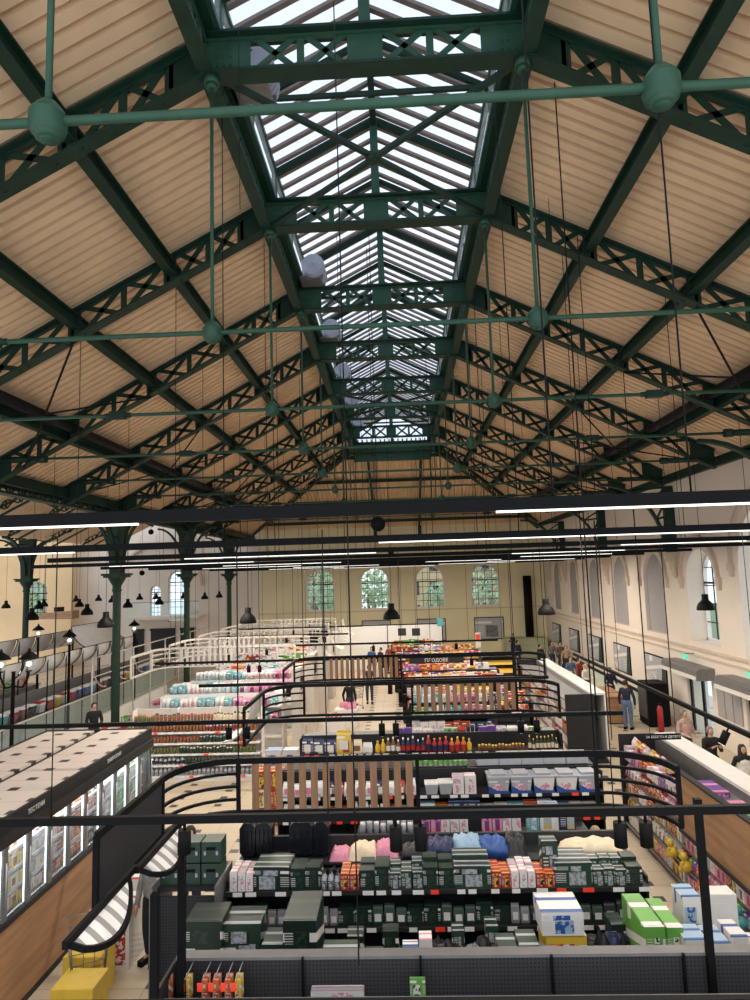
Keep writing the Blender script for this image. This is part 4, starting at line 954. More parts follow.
def suitcase(u0, u1, D, z, h, label):
    x0, x1 = (u0-401)/F*D, (u1-401)/F*D; w = x1-x0; cx = (x0+x1)/2
    t = thing('suitcase', label, 'suitcase', (cx, D, z))
    o = [(cx-w/2+.04, z+.03), (cx+w/2-.04, z+.03), (cx+w/2, z+.08), (cx+w/2, z+h-.08), (cx+w/2-.06, z+h), (cx-w/2+.06, z+h), (cx-w/2, z+h-.08), (cx-w/2, z+.08)]
    link('shell', MB().prism(o, 'y', D, D+.25), mat('suitcase_shell', (24, 26, 34), .25, 0, .1), t)
    link('handle', MB().tube([(cx-.09, D+.12, z+h), (cx-.09, D+.12, z+h+.05), (cx+.09, D+.12, z+h+.05), (cx+.09, D+.12, z+h)], .012, 6), GREYM, t)
    for q in range(3): link('rib', MB().box(cx-w*.3+w*.28*q, cx-w*.3+w*.28*q+.015, D-.012, D, z+.1, z+h-.1), DUCT, t)
    for e in (-1, 1): link('wheel', MB().cyl((cx+e*w*.35-.015, D+.1, z+.02), (cx+e*w*.35+.015, D+.1, z+.02), .03, 8), BLACK, t)
for u0, u1, lb in ((232, 248, 'black hard suitcase, first from the left'), (249, 265, 'black hard suitcase, second from the left'), (283, 307, 'widest black hard suitcase, third from the left'), (308, 323, 'narrow black hard suitcase, fourth from the left')): suitcase(u0, u1, 9.75, 1.825, .5, lb)
# green cases at the left end
t = thing('end_table', 'charcoal stand of stacked green tool cases at the left end of the tool row', 'table', (-3.0, 9.2, 0))
link('top', MB().box(-3.45, -2.56, 8.9, 9.5, 1.75, 1.79), CHAR, t); link('side_panel', MB().box(-3.47, -3.43, 8.7, 9.5, 0, 1.9), LCHAR, t); link('side_panel', MB().box(-2.58, -2.54, 8.7, 9.5, 0, 1.9), LCHAR, t)
link('front_panel', MB().box(-3.45, -2.56, 8.86, 8.9, 0, 1.7), PERF, t)
for c_ in range(3):
    for r_ in range(2):
        x = -3.29+c_*.29
        t = thing('tool_case', 'dark green tool case, %s column, %s of its stack' % (('left', 'middle', 'right')[c_], ('bottom', 'top')[r_]), 'tool case', (x, 9.15, 1.79+r_*.29), 'stacked green tool cases')
        z = 1.795+r_*.29
        link('shell', MB().box(x-.135, x+.135, 9.0, 9.3, z, z+.27), MATS['plain_green'], t)
        link('handle', MB().box(x-.06, x+.06, 8.975, 9.0, z+.17, z+.2), BLACK, t); link('latch', MB().box(x-.1, x-.07, 8.985, 9.0, z+.1, z+.15).box(x+.07, x+.1, 8.985, 9.0, z+.1, z+.15), SILVER, t)

# ------------------------------------------------------------------ rows 2 and 3
R2 = 12.8
gondola(-2.5, 3.85, R2, 'charcoal shelf unit of transparent storage boxes, third nearest', shelves=(.15, .75, 1.25, 1.7), top=2.05)
for q in range(5):
    x = (496+q*22.5-401)/F*R2
    t = thing('storage_box', 'transparent storage box with blue base, %s from the left' % ('first', 'second', 'third', 'fourth', 'fifth')[q], 'storage box', (x, R2+.2, 1.7), 'transparent storage boxes')
    w = .41; vs = [(x-.4*w, R2+.02, 1.705), (x+.4*w, R2+.02, 1.705), (x+.4*w, R2+.42, 1.705), (x-.4*w, R2+.42, 1.705), (x-.5*w, R2, 1.98), (x+.5*w, R2, 1.98), (x+.5*w, R2+.45, 1.98), (x-.5*w, R2+.45, 1.98)]
    link('tub', MB().add(vs, [(0, 3, 2, 1), (0, 1, 5, 4), (1, 2, 6, 5), (2, 3, 7, 6), (3, 0, 4, 7)]), MATS[MIXW], t)
    link('base_band', MB().add([(x-.5*w, R2-.012, 1.705), (x+.48*w, R2-.012, 1.705), (x+.48*w, R2-.012, 1.75), (x-.1*w, R2-.012, 1.76), (x-.5*w, R2-.012, 1.85)], [(0, 1, 2, 3, 4)]), MATS['plain_blue'], t)
    link('lid', MB().box(x-.52*w, x+.52*w, R2-.01, R2+.46, 1.98, 2.01).box(x-.35*w, x+.35*w, R2+.06, R2+.4, 2.01, 2.05), MATS['plain_silver'], t)
run(.4, 1.6, R2, 1.7, [('tub', 'plain_silver|plain_white', (.26, .3, .26), 2, 'grey'), ('carton', MIXW, (.22, .25, .32), 2, 'pale')], 'left of the transparent storage boxes')
run(-2.4, .3, R2, 1.7, [('bag', MIXW+'|plain_pink', (.2, .14, .28), 3, 'white'), ('bag', MIXB+'|plain_white', (.18, .14, .28), 2, 'blue'), ('bag', MIXR+'|plain_white', (.18, .14, .26), 1, 'red')], 'behind the nearest oak slats, top shelf')
run(-2.4, .3, R2, 1.25, [('bag', MIXW+'|plain_red', (.2, .14, .3), 4, 'white'), ('carton', MIXR, (.2, .2, .25), 2, 'red')], 'behind the nearest oak slats, second shelf')
run(.3, 3.8, R2, 1.25, [('carton', MIXT, (.28, .2, .3), 1, 'teal'), ('carton', MIXR, (.24, .2, .28), 1, 'red'), ('carton', MIXB, (.3, .2, .3), 2, 'blue'), ('carton', MIXW, (.26, .2, .26), 2, 'pale')], 'below the transparent storage boxes')
run(1.5, 3.8, R2+.62, 2.06, [('carton', 'plain_silver', (.44, .3, .2), 5, 'pale grey')], 'on the very top behind the storage boxes', detail=False)
single('top_board', MB().box(-2.5, 3.85, R2+.61, R2+1.1, 2.0, 2.05).box(-2.5, 3.85, R2+1.04, R2+1.1, 0, 2.0), CHAR, 'charcoal back half of the storage box unit', 'shelving', origin=(.6, R2+.8, 0))
run(.2, 1.4, R2+.62, 2.06, [('bottle', 'plain_white|plain_pink|plain_lime', (.09, .09, .24), 8, 'white and pink')], 'on the very top behind the storage boxes')
# paper goods seen over the tool unit, middle
single('counter_shelf', MB().box(-.8, 3.0, 10.75, 11.25, 1.7, 1.74).box(-.8, 3.0, 11.22, 11.28, 0, 1.9), CHAR, 'charcoal shelf of white bottles between clothes and storage boxes', 'shelving', origin=(1, 11, 0))
for dd in range(3): run(-.75, .15, 10.75+dd*.12, 1.74+.05*dd, [('jar', 'plain_silver|plain_white', (.1, .1, .2), 12, 'pale grey')], 'stacked behind the cream clothing, %s rank' % ('front', 'middle', 'back')[dd])
run(.25, 2.0, 10.8, 1.74, [('carton', MIXP, (.16, .14, .3), 2, 'pink'), ('carton', MIXW, (.14, .14, .26), 3, 'white'), ('carton', 'plain_black', (.2, .15, .3), 1, 'black')], 'behind the denim clothing')
run(2.0, 2.9, 10.8, 1.74, [('carton', MIXT, (.2, .14, .42), 1, 'teal'), ('carton', MIXB, (.3, .14, .4), 1, 'blue'), ('carton', MIXB, (.26, .14, .38), 2, 'blue')], 'tall beside the white printed bags')
R3 = 16.0
gondola(-2.55, 3.85, R3, 'charcoal shelf unit of detergent packets and bright bottles, fourth nearest', shelves=(.15, .75, 1.25, 1.66), top=2.0)
run(-2.5, -.75, R3, 1.66, [('bag', MIXB+'|plain_white', (.27, .16, .42), 3, 'navy blue'), ('bag', MIXY+'|plain_white', (.36, .16, .52), 1, 'large yellow'), ('bag', 'plain_cream|plain_brown', (.26, .16, .36), 1, 'cream'), ('bag', MIXB+'|plain_white', (.24, .16, .3), 3, 'navy blue')], 'on the detergent shelf')
run(-.7, 1.75, R3, 1.66, [('bottle', 'plain_yellow|plain_yellow', (.12, .1, .3), 2, 'yellow'), ('bottle', 'plain_brown|plain_cream|plain_white', (.11, .1, .36), 3, 'brown'), ('bottle', 'plain_navy|plain_white|plain_red', (.11, .1, .36), 5, 'navy blue'), ('bottle', 'plain_red|plain_orange|plain_navy', (.13, .1, .38), 4, 'red'), ('bottle', 'plain_orange|plain_yellow|plain_red', (.13, .1, .38), 3, 'orange')], 'on the bright bottle shelf')
run(1.8, 3.0, R3, 1.66, [('jar', 'plain_brown|plain_yellow', (.07, .07, .16), 16, 'brown yellow-lidded'), ('jar', 'plain_orange|plain_red', (.07, .07, .16), 8, 'orange')], 'right of the orange bottles', depthn=1)
run(3.02, 3.8, R3, 1.66, [('bottle', 'plain_green|plain_yellow|plain_cream', (.08, .08, .32), 9, 'dark green wine')], 'at the right end of the bright bottle shelf')
run(-2.5, 3.8, R3, 1.25, [('carton', MIXR, (.22, .2, .25), 2, 'red'), ('carton', MIXW, (.22, .2, .25), 3, 'white'), ('carton', MIXY, (.2, .2, .25), 2, 'yellow')], 'on the second shelf under the bright bottles', detail=False)
single('top_board', MB().box(-2.55, 3.85, R3+.61, R3+1.1, 1.9, 1.95).box(-2.55, 3.85, R3+1.04, R3+1.1, 0, 1.9), LCHAR, 'grey back half of the bright bottle unit', 'shelving', origin=(.6, R3+.8, 0))
run(-.2, 3.7, R3+.7, 1.96, [('carton', 'plain_purple', (.2, .14, .12), 2, 'purple'), ('bag', MIXW+'|plain_white', (.26, .14, .12), 3, 'pale'), ('carton', MIXG, (.16, .14, .1), 2, 'green'), ('bag', 'plain_red|plain_white', (.2, .14, .14), 1, 'red'), ('jar', 'plain_navy|plain_white', (.1, .1, .14), 3, 'navy')], 'on the top board above the bright bottles', detail=False)
# farther centre rows
WORDS = {MIXR: 'red', MIXP: 'pink', MIXY: 'yellow', MIXB: 'blue', MIXW: 'white', MIXT: 'teal', MIXG: 'green', MIXU: 'purple', MIXO: 'orange'}
def farmix(ms, w=.24, h=.3):
    return [(R.choice(('carton', 'bag', 'carton')), m, (w, .2, h), R.randint(2, 4), WORDS[m]) for m in ms]
for j, (y, x0, x1, ms) in enumerate(((19.8, .2, 3.9, [MIXB, MIXP, MIXT, MIXW, MIXG, MIXR]), (23.2, .1, 3.9, [MIXY, MIXR, MIXW, MIXO, MIXP, MIXY]), (26.6, 0, 3.9, [MIXY, MIXO, MIXR, MIXU, MIXY, MIXW]), (30.0, -.2, 3.9, [MIXR, MIXP, MIXY, MIXU, MIXY, MIXY]), (33.6, -.4, 3.9, [MIXR, MIXO, MIXY, MIXW]), (37.0, -.6, 2.2, [MIXO, MIXY, MIXR, MIXG]))):
    nm = ('fifth', 'sixth', 'seventh', 'eighth', 'ninth', 'tenth')[j]
    gondola(x0, x1, y, 'charcoal shelf unit of mixed colourful packets, %s nearest in the centre block' % nm, shelves=(.15, .75, 1.25, 1.7), top=2.0, tags=j < 2, bay=1.9)
    random.Random(j).shuffle(ms)
    run(x0+.05, x1-.05, y, 1.7, farmix(ms), 'on the top shelf of the %s centre unit' % nm, detail=False, far=j > 1)
    run(x0+.05, x1-.05, y, 1.25, farmix(ms[::-1]), 'on the second shelf of the %s centre unit' % nm, detail=False, far=j > 1)
    single('top_board', MB().box(x0, x1, y+.61, y+1.1, 1.95, 2.0).box(x0, x1, y+1.04, y+1.1, 0, 1.95), LCHAR, 'grey back half of the %s centre unit' % nm, 'shelving', origin=((x0+x1)/2, y+.8, 0))
    run(x0+.1, x1-.1, y+.62, 2.0, farmix(ms[1:]+ms[:1], .28, .24), 'lying on top of the %s centre unit' % nm, detail=False, far=j > 1)
    if j in (1, 3): run(x0+.1, x1-.1, y+.88, 2.0, farmix(ms[2:], .26, .3), 'in the back rank on top of the %s centre unit' % nm, detail=False, far=j > 1)
for j, (u, v) in enumerate(((533, 667), (540, 672), (527, 672))):
    pass
# ball cage
for j, (x, y, z, r, m) in enumerate(((3.05, 18.6, 2.35, .16, MIXR), (3.3, 18.5, 2.2, .14, MIXO), (2.8, 18.7, 2.2, .13, MIXY), (3.15, 18.3, 2.02, .15, MIXP))):
    single('toy_ball', MB().ball((x, y, z), r, 16), MATS[m], 'colourful toy ball in the bin at the right of the centre block, %s' % ('topmost', 'right', 'left', 'lowest')[j], 'ball', 'toy balls', (x, y, z))
single('ball_bin', MB().box(2.6, 3.5, 18.1, 18.12, 0, 2.0).box(2.6, 3.5, 18.9, 18.92, 0, 2.0).box(2.6, 2.62, 18.1, 18.9, 0, 2.0).box(3.48, 3.5, 18.1, 18.9, 0, 2.0).box(2.6, 3.5, 18.1, 18.9, 1.84, 1.87), CHAR, 'charcoal bin holding colourful toy balls', 'bin', origin=(3, 18.5, 0))
# pallet stacks left of the detergent row
for c_ in range(3):
    for r_ in range(3):
        put(proto('carton', MIXR, (.36, .5, .42)), (-3.55+c_*.38, 16.3, r_*.43), 'red and white carton, %s column, %s layer of the floor stack' % (('left', 'middle', 'right')[c_], ('bottom', 'middle', 'top')[r_]), 'red and white cartons stacked on the floor')
for c_ in range(2):
    put(proto('carton', BLUEBOX, (.4, .4, .7)), (-3.5+c_*.45, 17.6, 0), 'tall blue and white carton %s behind the red cartons' % ('left', 'right')[c_], None)
    put(proto('carton', BLUEBOX, (.4, .4, .7)), (-3.5+c_*.45, 17.6, .71), 'tall blue and white carton %s, upper one' % ('left', 'right')[c_], None)
for j, (x, y, m, w) in enumerate(((-2.6, 24.5, MIXR, .8), (-2.3, 26.5, 'plain_pink', .9), (-1.8, 21.3, MIXW, 1.0))):
    t = thing('promotion_bin', 'low promotion bin in the middle aisle, %s' % ('with red goods', 'with pink goods', 'pale and nearest')[j], 'bin', (x, y, 0))
    link('bin_wall', MB().box(x-w/2, x+w/2, y-.4, y+.4, 0, .7), WHITE, t)
    for q in range(12): put(proto('bag', m+'|plain_white', (.2, .14, .2)), (x+R.uniform(-.35, .35)*w, y+R.uniform(-.28, .28), .7), '%s packet heaped in the promotion bin' % ('red', 'pink', 'pale')[j], '%s packets heaped in the promotion bin' % ('red', 'pink', 'pale')[j], R.random(), None, False)

# ------------------------------------------------------------------ left block
gondola(-8.3, -4.35, 20.0, 'tall white shelf unit of jars and bottles left of the centre, seen front-on', shelves=(.15, .47, .79, 1.11, 1.43, 1.75), top=2.06, depth=.4, m=WHITE, back=CREAMFR)
for q, z in enumerate((.15, .47, .79, 1.11, 1.43, 1.75)):
    nm = ('bottom', 'second', 'third', 'fourth', 'fifth', 'top')[q]
    sets = [[('bottle', 'plain_silver|plain_grey', (.12, .1, .27), 30, 'silver')], [('bottle', 'plain_silver|plain_black', (.12, .1, .25), 12, 'silver'), ('jar', 'plain_green|plain_olive', (.09, .09, .2), 20, 'green')], [('jar', 'plain_olive|plain_brown', (.09, .09, .2), 14, 'olive'), ('jar', 'plain_green|plain_cream', (.09, .09, .2), 16, 'green')],
            [('jar', 'plain_amber|plain_brown', (.09, .09, .2), 10, 'amber'), ('jar', 'plain_brown|plain_red', (.09, .09, .2), 10, 'brown'), ('jar', 'plain_green|plain_silver', (.09, .09, .2), 12, 'green')], [('jar', 'plain_amber|plain_green', (.1, .09, .22), 9, 'amber'), ('jar', 'plain_brown|plain_orange', (.09, .09, .2), 12, 'brown'), ('jar', 'plain_wine|plain_white', (.09, .09, .2), 10, 'wine red')],
            [('jar', 'plain_olive|plain_orange', (.12, .1, .2), 5, 'olive'), ('jar', 'plain_amber|plain_green', (.12, .1, .22), 6, 'amber'), ('jar', 'plain_brown|plain_red', (.09, .09, .2), 10, 'brown'), ('jar', 'plain_cream|plain_green', (.09, .09, .22), 12, 'cream')]][q]
    run(-8.25, -4.4, 20.0, z, sets, 'on the %s shelf of the tall jar unit' % nm)
LB = [(22.6, -8.4, -4.2, [MIXT, MIXW, MIXT, MIXP]), (25.6, -8.4, -4.0, [MIXT, MIXT, MIXW, MIXP, MIXW]), (28.6, -8.4, -3.9, [MIXW, MIXO, MIXW, MIXT]), (31.6, -8.4, -3.7, [MIXW, MIXR, MIXW, MIXG]), (34.8, -8.4, -3.6, [MIXW, MIXW, MIXO]), (38, -8.4, -5.4, [MIXW, MIXW, MIXB])]
for j, (y, x0, x1, ms) in enumerate(LB):
    nm = ORD[j+1]
    gondola(x0, x1, y, 'white shelf unit of pale packets, %s of the left block' % nm, shelves=(.15, .65, 1.15, 1.65), top=2.0, m=WHITE, tags=False, bay=2.1)
    kd = 'roll_pack' if j < 2 else 'carton'
    it = [(kd, m if kd == 'carton' else m+'|'+m, (.3, .24, .3), R.randint(2, 4), WORDS[m]) for m in ms]
    run(x0+.05, x1-.05, y, 1.65, it, 'on the top shelf of the %s left unit' % nm, detail=False, far=j > 1)
    run(x0+.05, x1-.05, y, 1.15, it[::-1], 'on the second shelf of the %s left unit' % nm, detail=False, far=j > 1)
    single('top_board', MB().box(x0, x1, y+.61, y+1.2, 1.95, 2.0).box(x0, x1, y+1.14, y+1.2, 0, 1.95), WHITE, 'white back half of the %s left unit' % nm, 'shelving', origin=((x0+x1)/2, y+.8, 0))
    run(x0+.1, x1-.1, y+.62, 2.0, it, 'on the top board of the %s left unit' % nm, detail=False, far=j > 1)
    run(x0+.1, x1-.1, y+.92, 2.0, [(k_, m_, d_, c_, w_) for k_, m_, d_, c_, w_ in it[1:]+it[:1]], 'in the rear rank of the %s left unit' % nm, detail=False, far=j > 1)
# curved canopies at the right ends of the left block, and the striped awning in front
def canopy(x, y0, y1, z0, z1, rad, m, label, side=1, group=None, rib=CREAMFR):
    t = thing('curved_canopy', label, 'awning', (x, (y0+y1)/2, z0), group)
    n = 10; pts = [(x+side*rad*(math.sin(PI/2*q/n)), z0+(z1-z0)*(math.cos(PI/2*q/n))) for q in range(n+1)]
    pts = [(x+side*rad*(1-math.cos(PI/2*q/n)), z1-(z1-z0)*math.sin(PI/2*q/n)) for q in range(n+1)]
    mb = MB(); vs = []
    for px, pz in pts: vs += [(px, y0, pz), (px, y1, pz)]
    for px, pz in pts: vs += [(px, y0, pz-.015), (px, y1, pz-.015)]
    k = 2*len(pts); fs = [(2*i, 2*i+1, 2*i+3, 2*i+2) for i in range(n)]+[(k+2*i, k+2*i+2, k+2*i+3, k+2*i+1) for i in range(n)]+[(2*i, 2*i+2, k+2*i+2, k+2*i) for i in range(n)]+[(2*i+1, k+2*i+1, k+2*i+3, 2*i+3) for i in range(n)]
    mb.add(vs, fs, 0, True); link('cloth', mb, m, t)
    for yy in (y0, y1):
        r_ = MB()
        for a, b in zip(pts, pts[1:]): r_.bar((a[0], yy, a[1]), (b[0], yy, b[1]), .03, .03)
        link('rib', r_, rib, t)
    return t
def stripes_mat():
    m = bpy.data.materials.new('striped_cloth'); m.use_nodes = True; nt = m.node_tree; b = nt.nodes['Principled BSDF']
    tc = nt.nodes.new('ShaderNodeTexCoord'); s = nt.nodes.new('ShaderNodeSeparateXYZ'); nt.links.new(tc.outputs['Object'], s.inputs[0])
    f = mathn(nt, 'LESS_THAN', mathn(nt, 'FRACT', mathn(nt, 'DIVIDE', s.outputs[1], .17)), .42)
    mx = nt.nodes.new('ShaderNodeMixRGB'); nt.links.new(f, mx.inputs[0]); mx.inputs[1].default_value = sr((240, 238, 234))+(1,); mx.inputs[2].default_value = sr((160, 156, 152))+(1,)
    nt.links.new(mx.outputs[0], b.inputs['Base Color']); b.inputs['Roughness'].default_value = .8; return m
STRIPE = stripes_mat()
def curved_awning(x, y0, y1, z, drop, out, m, label, rib=BLACK, group=None):
    """cloth hanging from a straight rail and bounded below by a bowed hem"""
    t = thing('striped_awning', label, 'awning', (x, (y0+y1)/2, z-drop), group)
    n = 16; vs = []; k = 5
    for i in range(n+1):
        s = i/n; d = math.sin(PI*s**.8)**.75 if 0 < s < 1 else 0
        for j in range(k+1): vs.append((x+out*d*j/k, y0+(y1-y0)*s, z-drop*d*(j/k)**1.3))
    mb = MB().add(vs, [(i*(k+1)+j, (i+1)*(k+1)+j, (i+1)*(k+1)+j+1, i*(k+1)+j+1) for i in range(n) for j in range(k)], 0, True)
    link('cloth', mb, m, t)
    link('rail', MB().bar((x, y0-.06, z+.02), (x, y1+.16, z+.02), .04, .06), rib, t)
    h = MB()
    for i in range(n): h.bar(vs[i*(k+1)+k], vs[(i+1)*(k+1)+k], .035, .045)
    link('hem_tube', h, rib, t)
    return t
curved_awning(-2.56, 4.85, 5.95, 3.3, .16, .2, STRIPE, 'striped white and grey curved awning at the lower left, nearest')
curved_awning(-2.52, 6.1, 7.2, 3.3, .16, .2, STRIPE, 'striped white and grey curved awning just behind the nearest one')
for j, (u, v, D, m) in enumerate(((236, 748, 14.2, WHITE), (306, 655, 27, CREAMFR), (318, 652, 30.5, CREAMFR), (332, 645, 34, CREAMFR), (342, 640, 37.5, CREAMFR))):
    p = at(u, v, D); canopy(-3.35 if j else -3.1, D-.9, D+.2, 2.7, 3.55, .65 if j else -.6, m, '%s pale curved canopy above the end of the left shelving rows' % (ORD[j]).capitalize() if False else 'pale curved canopy at the end of the left shelving rows, %s' % ORD[j])
for j, y in enumerate((22.5, 26, 29.5, 33)):
    t = thing('end_cabinet', 'cream framed end cabinet with dark niches at the left block, %s' % ORD[j], 'cabinet', (-3.6, y, 0))
    link('body', MB().box(-3.75, -3.45, y-.35, y+.9, 0, 2.15).box(-3.75, -3.45, y-.35, y+.9, 2.6, 2.95).box(-3.75, -3.45, y-.35, y-.25, 2.15, 2.6).box(-3.75, -3.45, y+.8, y+.9, 2.15, 2.6), CREAMFR, t)
    link('niche', MB().box(-3.7, -3.5, y-.25, y+.8, 2.15, 2.6), DUCT, t)
# items at the lower left: pallets and trolley
for j, (u0, u1, D, z0, h, d, m, lb) in enumerate(((48, 90, 9.0, 0, .6, .5, 'plain_yellow', 'yellow carton standing lowest at the left'), (60, 98, 9.75, 0, .6, .5, 'plain_yellow', 'plain yellow carton behind the lower yellow one'), (86, 126, 10.5, 0, .9, .6, REDW, 'large white and dark red carton with a cup picture'), (104, 140, 11.5, 0, .9, .6, REDW, 'white and dark red carton farther behind'))):
    carton(u0, u1, D, z0, h, d, m, lb)
def trolley(x, y, rz, label, m=GREYM):
    t = thing('shopping_cart', label, 'shopping cart', (x, y, 0)); 
    b = MB()
    for z in (.5, .65, .8, .95):
        e = (z-.5)*.12
        b.tube([(-.22-e, -.4-e, z), (.22+e, -.4-e, z), (.22+e, .4+e, z), (-.22-e, .4+e, z), (-.22-e, -.4-e, z)], .008, 5)
    for i in range(7):
        yy = -.4+.8*i/6
        for e in (-1, 1): b.cyl((e*.22, yy, .5), (e*.275, yy*1.12, .95), .006, 4)
        b.cyl((-.22, yy, .5), (.22, yy, .5), .006, 4)
    for i in range(4):
        xx = -.2+.4*i/3
        for e in (-1, 1): b.cyl((xx, e*.4, .5), (xx*1.2, e*.45, .95), .006, 4)
    o = MB(); o.v = b.v; o.f = b.f; o.m = b.m; o.sm = b.sm
    def loc(mb, nm, mm):
        mb.v = [(x+p[0]*math.cos(rz)-p[1]*math.sin(rz), y+p[0]*math.sin(rz)+p[1]*math.cos(rz), p[2]) for p in mb.v]; link(nm, mb, mm, t)
    loc(o, 'basket', m)
    loc(MB().tube([(-.24, -.5, 1.02), (.24, -.5, 1.02)], .018, 8), 'handle', BLACK)
    loc(MB().tube([(-.24, -.5, 1.02), (-.22, -.35, .5), (-.22, -.4, .12), (-.22, .42, .12)], .012, 6).tube([(.24, -.5, 1.02), (.22, -.35, .5), (.22, -.4, .12), (.22, .42, .12)], .012, 6), 'chassis', m)
    for ex in (-1, 1):
        for ey in (-.4, .42): loc(MB().cyl((ex*.22-.015, ey, .055), (ex*.22+.015, ey, .055), .055, 10), 'wheel', BLACK)
p = at(88, 950, 9.4); trolley(-4.75, 9.9, .5, 'small metal shopping cart beside the oak freezer plinth')
trolley(7.0, 24.6, 1.2, 'metal shopping cart of the man in jeans'); trolley(-2.2, 30, .4, 'metal shopping cart in the distant middle aisle')

# ------------------------------------------------------------------ right shelf islands
def island(y0, y1, label, endlabel, wood=True, far=''):
    t = thing('shelf_island', label, 'shelving', (5.6, (y0+y1)/2, 0))
    link('core', MB().box(5.55, 5.62, y0, y1, 0, 1.86).box(5.15, 6.3, y0, y1, 0, .12), CHAR, t)
    link('white_ledge', MB().box(5.88, 6.35, y0, y1, 2.06, 2.12).box(6.27, 6.35, y0, y1, .05, 2.06), WHITE, t)
    link('channel', MB().box(5.1, 5.95, y0, y1 if not wood else 12.15, 1.86, 1.9).box(5.88, 5.92, y0, y1, 1.3, 2.06), GREYM, t)
    link('end_panel', MB().box(5.05, 5.95, y0-.04, y0, 0, 2.1), CHAR, t); link('end_panel', MB().box(5.05, 6.3, y1, y1+.04, 0, 2.1), CHAR, t)
    for z, dx in ((.14, 0), (.5, .06), (.86, .12), (1.22, .18), (1.58, .24)):
        if z > 1.2: s = link('shelf', MB().box(5.12+dx*.3, 5.55, 12.2 if wood else y0, y1, z-.025, z), CHAR, t); ys = 12.2 if wood else y0
        else: s = link('shelf', MB().box(5.1+dx*.3, 5.55, y0, y1, z-.025, z), CHAR, t); ys = y0
        link('price_rail', MB().box(5.08+dx*.3, 5.1+dx*.3, ys, y1, z-.04, z+.01), LCHAR, s)
    return t
isl = island(7.9, 15.4, 'long shelf island with white ledge and oak panel at the right, nearest', '', True)
link('oak_panel', MB().box(5.06, 5.1, 7.9, 12.15, 1.2, 2.2), OAK, isl)
link('oak_panel_edge', MB().box(5.04, 5.16, 7.9, 12.15, 2.2, 2.23).box(5.03, 5.12, 7.9, 12.15, 1.14, 1.2), CHAR, isl)
island(20.4, 28.8, 'long shelf island with white ledge and dark end panel at the right, farther one', '', False)
for q, z in enumerate((.14, .5, .86)):
    side_run(5.1, 8.3, 12.1, z, [[MIXP, MIXG, MIXP, MIXT], [MIXU, MIXP, MIXU, MIXG], [MIXP, MIXW, MIXP, MIXR]][q], 'on the %s shelf of the near island, front half' % ('bottom', 'second', 'third')[q], .17, .26, .22, -1, 'bag' if q == 1 else 'carton', q < 2, noun='toiletry_pack')
for q, z in enumerate((.14, .5, .86, 1.22, 1.58)):
    side_run(5.12, 12.3, 15.3, z, [[MIXY, MIXW, MIXO], [MIXR, MIXW, MIXY], [MIXR, MIXY, MIXR, MIXW], [MIXR, MIXP, MIXR], [MIXP, MIXU, MIXW, MIXR]][q], 'on the %s shelf of the near island, rear half' % ('bottom', 'second', 'third', 'fourth', 'top')[q], .18, .27, .22, -1, ('carton', 'bag')[q % 2], False, noun='sweets_pack')
    side_run(5.12, 20.6, 28.7, z, [[MIXR, MIXW], [MIXW, MIXP, MIXR], [MIXR, MIXW, MIXB], [MIXW, MIXR, MIXY], [MIXW, MIXR, MIXW]][q], 'on the %s shelf of the farther island' % ('bottom', 'second', 'third', 'fourth', 'top')[q], .24, .27, .22, -1, 'carton', False, noun='snack_pack')
for j, (y, m, w) in enumerate(((11.9, MIXU, .7), (10.9, MIXP, .5), (10.2, MIXG, .6), (9.6, MIXG, .4), (9.1, BLUEBOX, .4))):
    put(proto('carton', m, (.4, w, .09)), (5.55, y, 1.902), 'flat %s carton in the channel below the white ledge, %s' % (('purple', 'pink', 'light green', 'light green', 'white')[j], ORD[4-j]), None)
for q in range(8):
    put(proto('bag', (MIXY, MIXW, MIXO)[q % 3]+'|plain_white', (.22, .14, .22)), (5.34+.02*(q % 2), 13.2+q*.27, 1.86), '%s packet lying on top of the near island' % ('yellow', 'white', 'orange')[q % 3], 'packets lying on top of the near island', PI/2)
for q, (y, m) in enumerate(((9.5, 'plain_teal'), (10.0, 'plain_teal'), (11.2, 'plain_orange'), (11.9, 'plain_yellow'), (12.5, 'plain_yellow'))):
    c = Vector((5.02, y, .52)); b = MB().ball(c+Vector((0, 0, .1)), .11, 14, 0, .9).ball(c+Vector((-.02, .04, .25)), .075, 12).ball(c+Vector((-.07, -.04, .17)), .035, 8).ball(c+Vector((-.05, .09, .31)), .03, 8).ball(c+Vector((-.08, .05, .03)), .045, 8)
    single('plush_toy', b, MATS[m], '%s plush toy leaning out of the near island, %s' % (m.split('_')[1], ('nearest', 'second', 'alone', 'nearer', 'farther')[q]), 'toy', origin=c)
sg = thing('aisle_sign', 'small black hanging sign with white lettering at the near island', 'sign', (5.55, 14.0, 2.3))
link('board', MB().box(5.2, 5.95, 13.98, 14.02, 2.3, 2.42), BLACK, sg)
link('hanger', MB().cyl((5.3, 14, 2.42), (5.3, 14, 6.4), .006, 5).cyl((5.85, 14, 2.42), (5.85, 14, 6.4), .006, 5), DUCT, sg)
text_mesh('ЗА БЕБЕТО И ДЕТЕТО', .07, (5.575, 13.972, 2.36), (PI/2, 0, 0), WHITE, sg)

